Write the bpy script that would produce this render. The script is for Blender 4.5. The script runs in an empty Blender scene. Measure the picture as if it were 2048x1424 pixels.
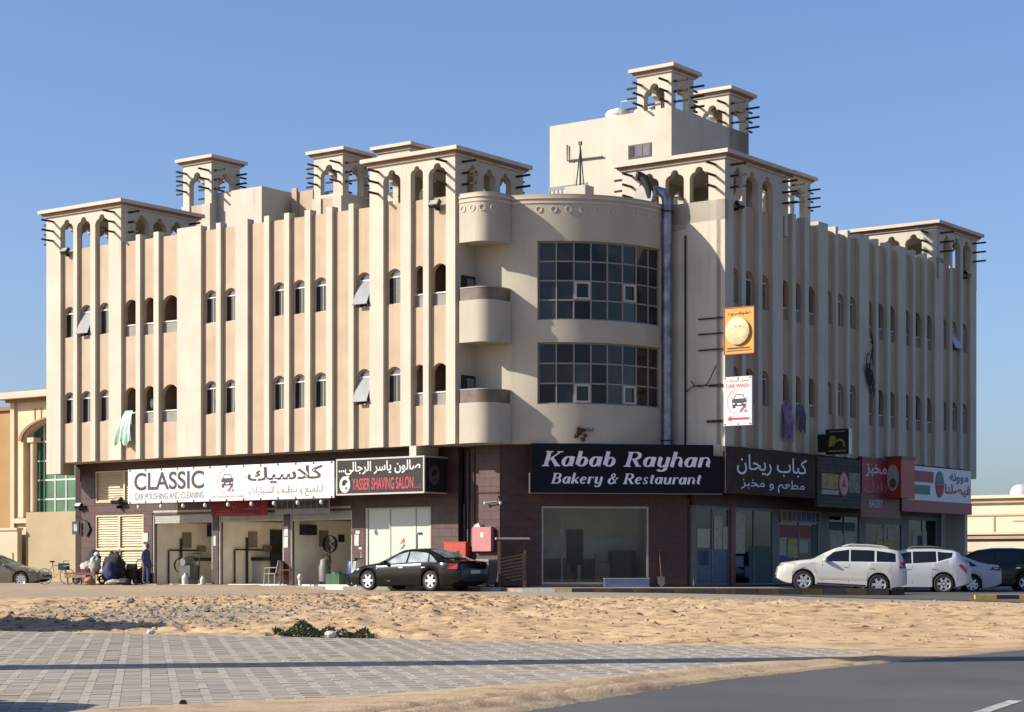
import bpy, bmesh, math, random
import numpy as np
from mathutils import Vector, Matrix
random.seed(7); np.random.seed(7)
S = bpy.context.scene
COL = S.collection
R = math.radians
# ------------------------------------------------------------------ camera
EYE = 0.57
cam = bpy.data.cameras.new("camera"); CAM = bpy.data.objects.new("camera", cam); COL.objects.link(CAM)
CAM.location = (0, 0, EYE); CAM.rotation_euler = (R(90), 0, 0)
cam.sensor_width = 36.0; cam.lens = 36.0 * 3960 / 2048
cam.shift_y = (1140 - 712) / 2048.0
cam.clip_start = 0.1; cam.clip_end = 4000
S.camera = CAM
# ------------------------------------------------------------------ sky, sun, exposure
SUN_H = Vector((-0.985, -0.172, 0)).normalized(); SUN_EL = R(29)
W = bpy.data.worlds.new("World"); S.world = W; W.use_nodes = True
nt = W.node_tree; bg = nt.nodes["Background"]
sky = nt.nodes.new("ShaderNodeTexSky"); sky.sky_type = 'NISHITA'; sky.sun_disc = False
sky.sun_elevation = SUN_EL; sky.sun_rotation = math.atan2(SUN_H.x, SUN_H.y)
sky.altitude = 0; sky.air_density = 1.0; sky.dust_density = 1.5; sky.ozone_density = 3.0
tint = nt.nodes.new("ShaderNodeMix"); tint.data_type = 'RGBA'; tint.blend_type = 'MULTIPLY'; tint.inputs[0].default_value = 1.0; tint.inputs[7].default_value = (0.97, 1.03, 1.24, 1)
tint.clamp_result = False; nt.links.new(sky.outputs[0], tint.inputs[6]); nt.links.new(tint.outputs[2], bg.inputs[0]); bg.inputs[1].default_value = 0.083
sl = bpy.data.lights.new("sun", 'SUN'); sl.energy = 5.0; sl.angle = R(0.53); sl.color = (1.0, 0.92, 0.79)
SUN = bpy.data.objects.new("sun", sl); COL.objects.link(SUN)
sd = Vector((SUN_H.x * math.cos(SUN_EL), SUN_H.y * math.cos(SUN_EL), math.sin(SUN_EL)))
SUN.rotation_euler = sd.to_track_quat('Z', 'Y').to_euler(); SUN.location = (-30, -10, 30)
S.view_settings.view_transform = 'Standard'; S.view_settings.look = 'None'
S.view_settings.exposure = 0.76; S.view_settings.gamma = 1.0; S.view_settings.use_curve_mapping = False
# ------------------------------------------------------------------ materials
MATS = {}
KALB = 0.64            # paint chart values below are relative; this brings them to measured reflectances
def mat(name, col, rough=0.8, var=0.08, scale=3.0, bump=0.0, bscale=60.0, metal=0.0, spec=0.4, coat=0.0, var2=None, streak=0.0, emit=0.0):
    if name in MATS: return MATS[name]
    if metal < 0.5: col = tuple(c*KALB for c in col); var2 = tuple(c*KALB for c in var2) if var2 else None
    m = bpy.data.materials.new(name); m.use_nodes = True; n = m.node_tree; b = n.nodes["Principled BSDF"]
    b.inputs["Roughness"].default_value = rough; b.inputs["Metallic"].default_value = metal
    b.inputs["Specular IOR Level"].default_value = spec; b.inputs["Coat Weight"].default_value = coat
    b.inputs["Coat Roughness"].default_value = 0.04
    tc = n.nodes.new("ShaderNodeTexCoord")
    if var > 0:
        nz = n.nodes.new("ShaderNodeTexNoise"); nz.inputs["Scale"].default_value = scale; nz.inputs["Detail"].default_value = 6
        n.links.new(tc.outputs["Object"], nz.inputs["Vector"])
        mp = n.nodes.new("ShaderNodeMapRange"); mp.inputs[1].default_value = 0.3; mp.inputs[2].default_value = 0.7
        n.links.new(nz.outputs["Fac"], mp.inputs[0])
        mx = n.nodes.new("ShaderNodeMix"); mx.data_type = 'RGBA'
        c2 = var2 or tuple(c * (1 - 2 * var) for c in col)
        mx.inputs[6].default_value = (*c2, 1); mx.inputs[7].default_value = (*[min(1, c * (1 + var)) if var2 is None else c for c in col], 1)
        n.links.new(mp.outputs[0], mx.inputs[0]); out = mx.outputs[2]
        if streak > 0:
            mpp = n.nodes.new("ShaderNodeMapping"); mpp.inputs["Scale"].default_value = (5.0, 5.0, 0.22)
            n.links.new(tc.outputs["Object"], mpp.inputs[0])
            n2 = n.nodes.new("ShaderNodeTexNoise"); n2.inputs["Scale"].default_value = 1.0; n2.inputs["Detail"].default_value = 4
            n.links.new(mpp.outputs[0], n2.inputs["Vector"])
            m2 = n.nodes.new("ShaderNodeMapRange"); m2.inputs[1].default_value = 0.56; m2.inputs[2].default_value = 0.75; m2.inputs[4].default_value = streak
            n.links.new(n2.outputs["Fac"], m2.inputs[0])
            x2 = n.nodes.new("ShaderNodeMix"); x2.data_type = 'RGBA'; x2.inputs[7].default_value = (*[c * 0.55 for c in col], 1)
            n.links.new(m2.outputs[0], x2.inputs[0]); n.links.new(out, x2.inputs[6]); out = x2.outputs[2]
        n.links.new(out, b.inputs["Base Color"])
    else:
        b.inputs["Base Color"].default_value = (*col, 1)
    if bump > 0:
        nb = n.nodes.new("ShaderNodeTexNoise"); nb.inputs["Scale"].default_value = bscale; nb.inputs["Detail"].default_value = 5
        n.links.new(tc.outputs["Object"], nb.inputs["Vector"])
        bp = n.nodes.new("ShaderNodeBump"); bp.inputs["Strength"].default_value = bump; bp.inputs["Distance"].default_value = 0.02
        n.links.new(nb.outputs["Fac"], bp.inputs["Height"]); n.links.new(bp.outputs[0], b.inputs["Normal"])
    if emit > 0:
        b.inputs["Emission Color"].default_value = (*col, 1); b.inputs["Emission Strength"].default_value = emit
    MATS[name] = m; return m
def glass_mat(name, tint, gloss_col=(0.9, 0.95, 1), ior=1.45, rough=0.02):
    if name in MATS: return MATS[name]
    m = bpy.data.materials.new(name); m.use_nodes = True; n = m.node_tree; n.nodes.clear()
    o = n.nodes.new("ShaderNodeOutputMaterial"); t = n.nodes.new("ShaderNodeBsdfTransparent"); t.inputs[0].default_value = (*tint, 1)
    g = n.nodes.new("ShaderNodeBsdfGlossy"); g.inputs[0].default_value = (*gloss_col, 1); g.inputs[1].default_value = rough
    f = n.nodes.new("ShaderNodeFresnel"); f.inputs[0].default_value = ior
    x = n.nodes.new("ShaderNodeMixShader"); n.links.new(f.outputs[0], x.inputs[0]); n.links.new(t.outputs[0], x.inputs[1]); n.links.new(g.outputs[0], x.inputs[2])
    n.links.new(x.outputs[0], o.inputs[0]); MATS[name] = m; return m
cream = mat("cream_render", (0.71, 0.655, 0.535), 0.9, 0.055, 0.7, 0.25, 40, streak=0.34)
pink = mat("pink_render", (0.62, 0.475, 0.34), 0.92, 0.06, 0.9, 0.3, 50, streak=0.30)
corn_top = mat("cornice_cream", (0.80, 0.66, 0.54), 0.9, 0.05, 2)
corn_brown = mat("cornice_brown", (0.36, 0.22, 0.155), 0.9, 0.08, 2)
beam_m = mat("dark_timber", (0.035, 0.018, 0.014), 0.8, 0.2, 8)
revealm = mat("reveal_render", (0.50, 0.38, 0.28), 0.92, 0.06, 2)
tile_m = [mat("brown_tile_a", (0.092, 0.042, 0.037), 0.5, 0.10, 4), mat("brown_tile_b", (0.100, 0.046, 0.040), 0.55, 0.10, 5), mat("brown_tile_c", (0.085, 0.039, 0.035), 0.5, 0.10, 6)]
grout = mat("dark_grout", (0.065, 0.032, 0.028), 0.9, 0.1, 5)
alu = mat("pale_aluminium", (0.62, 0.58, 0.52), 0.45, 0.05, 5)
frame_w = mat("white_frame", (0.78, 0.76, 0.70), 0.5, 0.04, 5)
frame_d = mat("dark_frame", (0.03, 0.025, 0.025), 0.4, 0.1, 5)
pane_m = mat("window_film_glass", (0.19, 0.18, 0.175), 0.1, 0.25, 0.9, spec=0.5)
pane_d = mat("dark_tinted_glass", (0.035, 0.032, 0.033), 0.06, 0.4, 0.5, spec=0.4)
bulk = mat("black_plastic", (0.02, 0.02, 0.022), 0.5, 0.1, 6)
white = mat("white_paint", (0.78, 0.77, 0.74), 0.6, 0.04, 3)
louvre_m = mat("cream_louvre_paint", (0.78, 0.66, 0.42), 0.6, 0.06, 4)
steel = mat("galvanised_steel", (0.26, 0.29, 0.35), 0.45, 0.25, 3, metal=0.8)
greym = mat("grey_metal", (0.22, 0.22, 0.23), 0.5, 0.1, 5)
shopglass = glass_mat("clear_shop_glass", (0.86, 0.87, 0.85))
# ------------------------------------------------------------------ mesh builder
class MB:
    def __init__(s): s.v = []; s.f = []; s.mi = []; s.cur = 0
    def add(s, vs, fs):
        o = len(s.v); s.v.extend([tuple(p) for p in vs])
        for f in fs: s.f.append([o + i for i in f]); s.mi.append(s.cur)
        return s
    def box(s, x0, y0, z0, x1, y1, z1):
        return s.add([(x0,y0,z0),(x1,y0,z0),(x1,y1,z0),(x0,y1,z0),(x0,y0,z1),(x1,y0,z1),(x1,y1,z1),(x0,y1,z1)],
                     [(0,3,2,1),(4,5,6,7),(0,1,5,4),(1,2,6,5),(2,3,7,6),(3,0,4,7)])
    def prism(s, poly, d0, d1):          # polygon in (x,z), extruded along y
        a = sum(poly[i][0]*poly[(i+1)%len(poly)][1]-poly[(i+1)%len(poly)][0]*poly[i][1] for i in range(len(poly)))
        if a < 0: poly = poly[::-1]
        n = len(poly)
        return s.add([(x,d0,z) for x,z in poly]+[(x,d1,z) for x,z in poly],
              [list(range(n)), list(range(2*n-1,n-1,-1))]+[[(i+1)%n,i,n+i,n+(i+1)%n] for i in range(n)])
    def vprism(s, poly, z0, z1):         # polygon in (x,y), extruded along z
        a = sum(poly[i][0]*poly[(i+1)%len(poly)][1]-poly[(i+1)%len(poly)][0]*poly[i][1] for i in range(len(poly)))
        if a < 0: poly = poly[::-1]
        n = len(poly)
        return s.add([(x,y,z0) for x,y in poly]+[(x,y,z1) for x,y in poly],
              [list(range(n-1,-1,-1)), list(range(n,2*n))]+[[i,(i+1)%n,n+(i+1)%n,n+i] for i in range(n)])
    def cyl(s, p0, p1, r0, r1=None, n=10, caps=True):
        r1 = r0 if r1 is None else r1
        p0, p1 = Vector(p0), Vector(p1); d = (p1-p0).normalized()
        a = d.orthogonal().normalized(); b = d.cross(a)
        vs = []
        for p, r in ((p0,r0),(p1,r1)):
            for i in range(n):
                t = 2*math.pi*i/n; vs.append(p + a*(r*math.cos(t)) + b*(r*math.sin(t)))
        fs = [[i,(i+1)%n,n+(i+1)%n,n+i] for i in range(n)]
        if caps: fs += [list(range(n-1,-1,-1)), list(range(n,2*n))]
        return s.add(vs, fs)
    def tube(s, pts, r, n=6):
        pts = [Vector(p) for p in pts]; vs = []; a = None
        for i, p in enumerate(pts):
            d = (pts[min(i+1,len(pts)-1)] - pts[max(i-1,0)]).normalized()
            a = d.orthogonal().normalized() if a is None else (a - d*a.dot(d)).normalized()
            b = d.cross(a); rr = r[i] if isinstance(r,(list,tuple)) else r
            for k in range(n):
                t = 2*math.pi*k/n; vs.append(p + a*(rr*math.cos(t)) + b*(rr*math.sin(t)))
        fs = [[i*n+k,i*n+(k+1)%n,(i+1)*n+(k+1)%n,(i+1)*n+k] for i in range(len(pts)-1) for k in range(n)]
        fs += [list(range(n-1,-1,-1)), list(range(len(vs)-n,len(vs)))]
        return s.add(vs, fs)
    def ball(s, c, r, nu=12, nv=8, jit=0.0, zmin=-1.0):
        rx, ry, rz = r if isinstance(r,(tuple,list)) else (r,r,r)
        vs = []
        for j in range(nv+1):
            ph = -math.pi/2 + math.pi*j/nv
            for i in range(nu):
                t = 2*math.pi*i/nu; k = 1 + (random.uniform(-jit,jit) if 0<j<nv else 0)
                vs.append((c[0]+rx*k*math.cos(ph)*math.cos(t), c[1]+ry*k*math.cos(ph)*math.sin(t), c[2]+rz*k*max(zmin,math.sin(ph))))
        fs = [[j*nu+i,j*nu+(i+1)%nu,(j+1)*nu+(i+1)%nu,(j+1)*nu+i] for j in range(nv) for i in range(nu)]
        return s.add(vs, fs)
    def lathe(s, prof, c=(0,0,0), axis='z', n=20):   # prof: (r, h)
        vs = []
        for r, h in prof:
            for i in range(n):
                t = 2*math.pi*i/n; x, y = r*math.cos(t), r*math.sin(t)
                q = (x,y,h) if axis=='z' else ((x,h,y) if axis=='y' else (h,x,y))
                vs.append((c[0]+q[0], c[1]+q[1], c[2]+q[2]))
        fs = [[j*n+i,j*n+(i+1)%n,(j+1)*n+(i+1)%n,(j+1)*n+i] for j in range(len(prof)-1) for i in range(n)]
        return s.add(vs, fs)
    def mesh(s, name, mats, smooth=False):
        me = bpy.data.meshes.new(name); me.from_pydata(s.v, [], s.f)
        if not isinstance(mats,(list,tuple)): mats = [mats]
        for m in mats: me.materials.append(m)
        me.polygons.foreach_set("material_index", s.mi)
        bm = bmesh.new(); bm.from_mesh(me)
        bmesh.ops.remove_doubles(bm, verts=bm.verts, dist=1e-5) if smooth else None
        bmesh.ops.recalc_face_normals(bm, faces=bm.faces)
        for f in bm.faces: f.smooth = smooth
        if smooth:
            for e in bm.edges:
                if len(e.link_faces)==2 and e.calc_face_angle(0) > R(42): e.smooth = False
        bm.to_mesh(me); bm.free(); return me
    def build(s, name, mats, parent=None, loc=(0,0,0), rz=0.0, smooth=False, kind=None, rot=None):
        return put(name, s.mesh(name, mats, smooth), parent, loc, rz, kind, rot)
def put(name, me, parent=None, loc=(0,0,0), rz=0.0, kind=None, rot=None):
    o = bpy.data.objects.new(name, me); COL.objects.link(o); o.parent = parent
    o.location = loc; o.rotation_euler = rot if rot else (0,0,rz)
    if kind: o["kind"] = kind
    return o
def tag(o, label, cat, group=None):
    o["label"] = label; o["category"] = cat
    if group: o["group"] = group
    return o
# building frame: x along the sunlit front (to the right), y into the building
TH = math.atan2(-0.5925, 0.8055)
E1 = Vector((math.cos(TH), math.sin(TH), 0)); E2 = Vector((-math.sin(TH), math.cos(TH), 0)); PA = Vector((-2.04, 71.0, 0))
def wl(x, y, z=0.0): return PA + E1*x + E2*y + Vector((0,0,z))
FR = {'A': ((0,0), 0.0), 'B': ((7.39,0), R(90)), 'C': ((1.15,0), R(45))}
def floc(fr, u, d, z=0.0):               # facade frame -> building frame
    (ox, oy), a = FR[fr]
    return (ox + u*math.cos(a) - d*math.sin(a), oy + u*math.sin(a) + d*math.cos(a), z)
def thing(name, label, cat, world=(0,0,0), rz=0.0, group=None, rot=None):
    o = bpy.data.objects.new(name, None); COL.objects.link(o); o.empty_display_size = 0.2
    o.location = world; o.rotation_euler = rot if rot else (0,0,rz); return tag(o, label, cat, group)
def thing_at(name, label, cat, fr, u, d, z, group=None, extra=0.0):
    l = floc(fr, u, d, z); return thing(name, label, cat, wl(*l), TH + FR[fr][1] + extra, group)
def text_mesh(body, mat_, box, d, bold=0.0, ext=0.006, shear=0.0, spacing=1.0, keep=False):
    c = bpy.data.curves.new("txt", 'FONT'); c.body = body; c.size = 1.0; c.offset = bold; c.extrude = 0.0; c.shear = shear; c.space_character = spacing
    o = bpy.data.objects.new("txt", c); COL.objects.link(o); bpy.context.view_layer.update()
    dg = bpy.context.evaluated_depsgraph_get(); src = bpy.data.meshes.new_from_object(o.evaluated_get(dg), depsgraph=dg)
    bpy.data.objects.remove(o); bpy.data.curves.remove(c)
    V = [v.co.copy() for v in src.vertices]; P = [list(p.vertices) for p in src.polygons]; bpy.data.meshes.remove(src)
    xs = [v.x for v in V]; ys = [v.y for v in V]; x0, x1, y0, y1 = min(xs), max(xs), min(ys), max(ys)
    sx = (box[1]-box[0])/(x1-x0); sz = (box[3]-box[2])/(y1-y0)
    me = bpy.data.meshes.new("lettering")
    me.from_pydata([(box[0]+(v.x-x0)*sx, d-ext, box[2]+(v.y-y0)*sz) for v in V], [], P)
    me.materials.append(mat_); return me
def lettering(body, mat_, box, d, parent, **k):
    return put("lettering", text_mesh(body, mat_, box, d, **k), parent)
# ------------------------------------------------------------------ main building
BLD = thing("apartment_building", "cream and pink three storey corner building with arched windows, wind towers and shops below", "building", wl(0,0,0), TH)
def bput(name, me, fr, u=0.0, d=0.0, z=0.0, parent=None, kind=None):   # mesh in facade frame coordinates
    l = floc(fr, u, d, z); return put(name, me, parent or BLD, l, FR[fr][1], kind)
def bbuild(mb, name, mats, fr='A', smooth=False, parent=None, kind=None):
    return bput(name, mb.mesh(name, mats, smooth), fr, parent=parent, kind=kind)
def arc(x0, x1, zs, zt, n=12):            # arched opening outline from lower left over the top to lower right
    r = (x1-x0)/2; c = (x0+x1)/2; h = min(r, zt-zs); sp = zt-h
    return [(x0,zs)] + [(c-r*math.cos(math.pi*i/n), sp+h*math.sin(math.pi*i/n)) for i in range(n+1)] + [(x1,zs)]
def keyhole(x0, x1, zs, zt):              # lobed arch: shoulders, a cusp and a small round head
    w = x1-x0; c = (x0+x1)/2; r = 0.21*w; hs = zt-r-0.30*w
    left = [(x0,zs),(x0,hs),(x0+0.03*w,hs+0.12*w),(x0+0.11*w,hs+0.22*w),(x0+0.22*w,hs+0.27*w),(c-r,hs+0.30*w)]
    head = [(c-r*math.cos(math.pi*i/8), zt-r+r*math.sin(math.pi*i/8)) for i in range(1,8)]
    right = [(2*c-x,z) for x,z in reversed(left)]
    return left+head+right
def notched(mb, U0, U1, Z0, Z1, outlines, d0, d1):
    p = [(U0,Z0)]
    for o in outlines: p += o
    mb.prism(p+[(U1,Z0),(U1,Z1),(U0,Z1)], d0, d1)
Z_BOT, Z_PAR = 5.10, 14.05
curtains = [pane_m, pane_m, mat("pale_curtained_glass",(0.36,0.34,0.31),0.15,0.2,2.5,spec=0.4), mat("grey_curtained_glass",(0.10,0.10,0.105),0.08,0.3,1.5,spec=0.5), mat("tan_curtained_glass",(0.26,0.21,0.15),0.15,0.25,3,spec=0.4)]
baypanes = [pane_d, pane_d, mat("bay_glass_blue",(0.045,0.045,0.055),0.05,0.5,0.8,spec=0.45), mat("bay_glass_brown",(0.055,0.046,0.040),0.07,0.5,0.9,spec=0.35), mat("bay_glass_black",(0.018,0.017,0.018),0.05,0.4,0.7,spec=0.3)]
STOREYS = ((6.74, 8.06), (10.36, 11.66)); LOG = ((6.55, 8.06), (10.15, 11.66))
PD = 0.15
def panel(fr, a, b, kind, state=("",""), top=Z_PAR):
    mb = MB(); d0, d1 = PD, PD+0.2
    if kind == 'blank': mb.box(a, d0, Z_BOT, b, d1, top)
    else:
        rows = STOREYS if kind == 'win' else LOG
        m = 0.02
        mb.box(a, d0, Z_BOT, b, d1, rows[0][0])
        notched(mb, a, b, rows[0][0], rows[1][0], [arc(a+m, b-m, rows[0][0], rows[0][1])], d0, d1)
        notched(mb, a, b, rows[1][0], top, [arc(a+m, b-m, rows[1][0], rows[1][1])], d0, d1)
    bbuild(mb, "facade_panel", [pink], fr)
    if kind == 'blank': return
    for k in range(2):
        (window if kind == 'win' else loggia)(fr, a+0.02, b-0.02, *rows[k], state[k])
def window(fr, a, b, zs, zt, state):
    w = b-a; d = PD+0.13; t = 0.035
    mb = MB(); o = arc(a, b, zs, zt); i = arc(a+t, b-t, zs+t, zt-t)
    mb.prism(o + list(reversed(i)), d, d+0.06)                                       # arched outer frame (open ring)
    mb.box(a+t, d, zs, b-t, d+0.06, zs+t)
    zt_ = zt-0.29
    mb.box(a+t, d-0.02, zt_-0.025, b-t, d+0.055, zt_+0.025)                             # transom
    f = bbuild(mb, "window", [frame_w], fr)
    g = MB(); g.prism([p for p in arc(a+t, b-t, zt_+0.025, zt-t)], d+0.02, d+0.03); put("fanlight", g.mesh("fanlight",[pane_m]), f)
    if state == 'open':                                                                # top hung leaf pushed outwards
        h = zt_-0.03-zs-0.02; g = MB(); g.box(a+0.03, -0.012, -h, b-0.03, 0.012, 0); g.box(a+0.02,-0.02,-h-0.03,b-0.02,0.02,-h+0.005)
        put("open_leaf", g.mesh("open_leaf",[mat("open_leaf_glass",(0.42,0.42,0.42),0.15,0.08,2)]), f, (0,d,zt_-0.03), rot=(R(-24),0,0))
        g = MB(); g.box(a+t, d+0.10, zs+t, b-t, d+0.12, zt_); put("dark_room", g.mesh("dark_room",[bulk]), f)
    else:
        g = MB(); c = a+w*0.5
        g.box(a+t, d+0.015, zs+t, c, d+0.025, zt_-0.025); put("pane", g.mesh("pane",[pane_d]), f)  # left pane darker: the pilaster's shadow put into the glass colour
        g = MB(); g.box(c+0.02, d+0.03, zs+t, b-t, d+0.04, zt_-0.025); put("pane", g.mesh("pane",[random.choice(curtains)]), f)
        g = MB(); g.box(c, d+0.005, zs+t, c+0.02, d+0.05, zt_-0.025); put("meeting_rail", g.mesh("meeting_rail",[frame_w]), f)
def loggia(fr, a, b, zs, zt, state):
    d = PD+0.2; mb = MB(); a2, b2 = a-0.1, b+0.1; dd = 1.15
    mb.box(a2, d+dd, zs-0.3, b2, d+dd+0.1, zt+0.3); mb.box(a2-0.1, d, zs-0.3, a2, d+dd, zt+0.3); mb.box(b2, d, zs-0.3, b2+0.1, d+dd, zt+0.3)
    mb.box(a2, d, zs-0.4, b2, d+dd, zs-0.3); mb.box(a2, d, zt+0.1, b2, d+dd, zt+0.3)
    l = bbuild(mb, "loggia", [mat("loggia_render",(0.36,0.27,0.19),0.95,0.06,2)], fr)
    g = MB(); g.box(a+0.005, PD+0.09, zs, b-0.005, PD+0.11, zs+0.44); put("balustrade_panel", g.mesh("balustrade_panel",[mat("grey_balustrade",(0.33,0.30,0.27),0.7,0.08,3)]), l)
    g = MB(); g.box(a+0.003, PD+0.06, zs+0.44, b-0.003, PD+0.14, zs+0.49); put("top_rail", g.mesh("top_rail",[white]), l)
def pilasters(fr, lst, tops, bot=Z_BOT):
    for i, (a, b) in enumerate(lst):
        mb = MB(); mb.box(a, 0.0, bot if isinstance(bot,float) else bot[i], b, PD, tops[i]); mb.box(a, PD, Z_BOT, b, PD+0.2, tops[i])
        bbuild(mb, "pilaster", [cream], fr)
FA = [(-22.0,-21.11),(-20.32,-20.08),(-19.26,-18.96),(-18.15,-17.40),(-16.53,-16.28),(-15.49,-15.20),(-14.14,-12.80),(-11.96,-11.71),(-10.91,-10.25),(-9.37,-9.11),(-8.32,-8.06),(-7.26,-6.98),(-6.17,-5.87),(-5.05,-4.81),(-4.02,-3.36),(-2.54,-2.06),(-1.48,-1.22),(-0.42,0.0)]
ta = [Z_PAR if (i<4 or i>13) else 14.25 for i in range(18)]
ba = [Z_BOT]*18; ba[0] = 4.63
pilasters('A', FA, ta, ba)
kA = ['win']*3+['log']*3+['win','win','blank','win','win','win','blank','win','win','log','log']
st = {1: ("", "open"), 13: ("open", "open")}
for i in range(17): panel('A', FA[i][1], FA[i+1][0], kA[i], st.get(i, ("","")))
FB = [(6.43,7.05),(7.67,7.96),(8.90,9.20),(10.01,10.79),(11.55,11.83),(12.56,12.89),(13.68,14.48),(15.13,15.36),(16.17,16.41),(17.24,18.11),(18.75,19.00),(19.83,20.12),(20.89,21.62),(22.31,22.58),(23.47,23.74),(24.57,25.43),(26.12,26.40),(27.26,27.54),(28.35,29.03)]
tb = [Z_PAR if (i<4 or i>15) else 14.25 for i in range(19)]
bb = [Z_BOT]*19; bb[0] = 4.70; bb[18] = 4.70
pilasters('B', FB, tb, bb)
kB = ['win']*3+['log']*6+['log']*6+['win']*3
kB[6:9] = ['win']*3
for i in range(18): panel('B', FB[i][1], FB[i+1][0], kB[i], ("","open") if i==16 else ("",""))
# walls that close the block, roof, soffit
mb = MB()
for bx in ((-22.0, 0.38, Z_BOT, -21.7, 28.9, Z_PAR),(-21.7, 28.6, 0, 7.01, 28.9, Z_PAR),(-22.0, 1.62, 0, -21.7, 28.9, Z_BOT-0.002),(-0.3, PD+0.2, Z_BOT, 0.0, 1.3, Z_PAR),(4.9, 6.43, Z_BOT-0.4, 7.21, 6.62, Z_PAR)):
    mb = MB(); mb.box(*bx); bbuild(mb, "outer_wall", [cream])
def bayp(phi, r): a = R(phi); return (0.4+r*math.sin(a), 5.76-r*math.cos(a))
BR = 4.6
bayarc = [bayp(p, BR) for p in np.linspace(-5, 98, 36)]
foot = [(-21.95,0.17),(-0.02,0.17),(-0.02,1.25)] + [bayp(p, BR-0.05) for p in np.linspace(-5, 97, 36)] + [(7.22,6.5),(7.22,28.9),(-21.95,28.9)]
mb = MB(); mb.vprism(foot, Z_BOT+0.004, Z_BOT+0.2); bbuild(mb, "soffit_slab", [cream])
foot2 = [(-21.7,0.34),(-0.3,0.34),(-0.3,1.3)] + [bayp(p, BR-0.3) for p in np.linspace(-5, 97, 36)] + [(7.05,6.6),(7.05,28.6),(-21.7,28.6)]
mb = MB(); mb.vprism(foot2, 13.1, 13.3); bbuild(mb, "roof_slab", [mat("roof_screed",(0.45,0.40,0.33),0.95,0.1,0.6)])
for bx in ((-22.0, 0.182, 4.63, -21.72, 1.3, Z_BOT),(-2.12, 0.0, 4.68, -1.80, 1.3, Z_BOT),(6.9, 28.2, 4.7, 7.19, 29.0, Z_BOT)):
    mb = MB(); mb.box(*bx); bbuild(mb, "downstand_beam", [cream])
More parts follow.
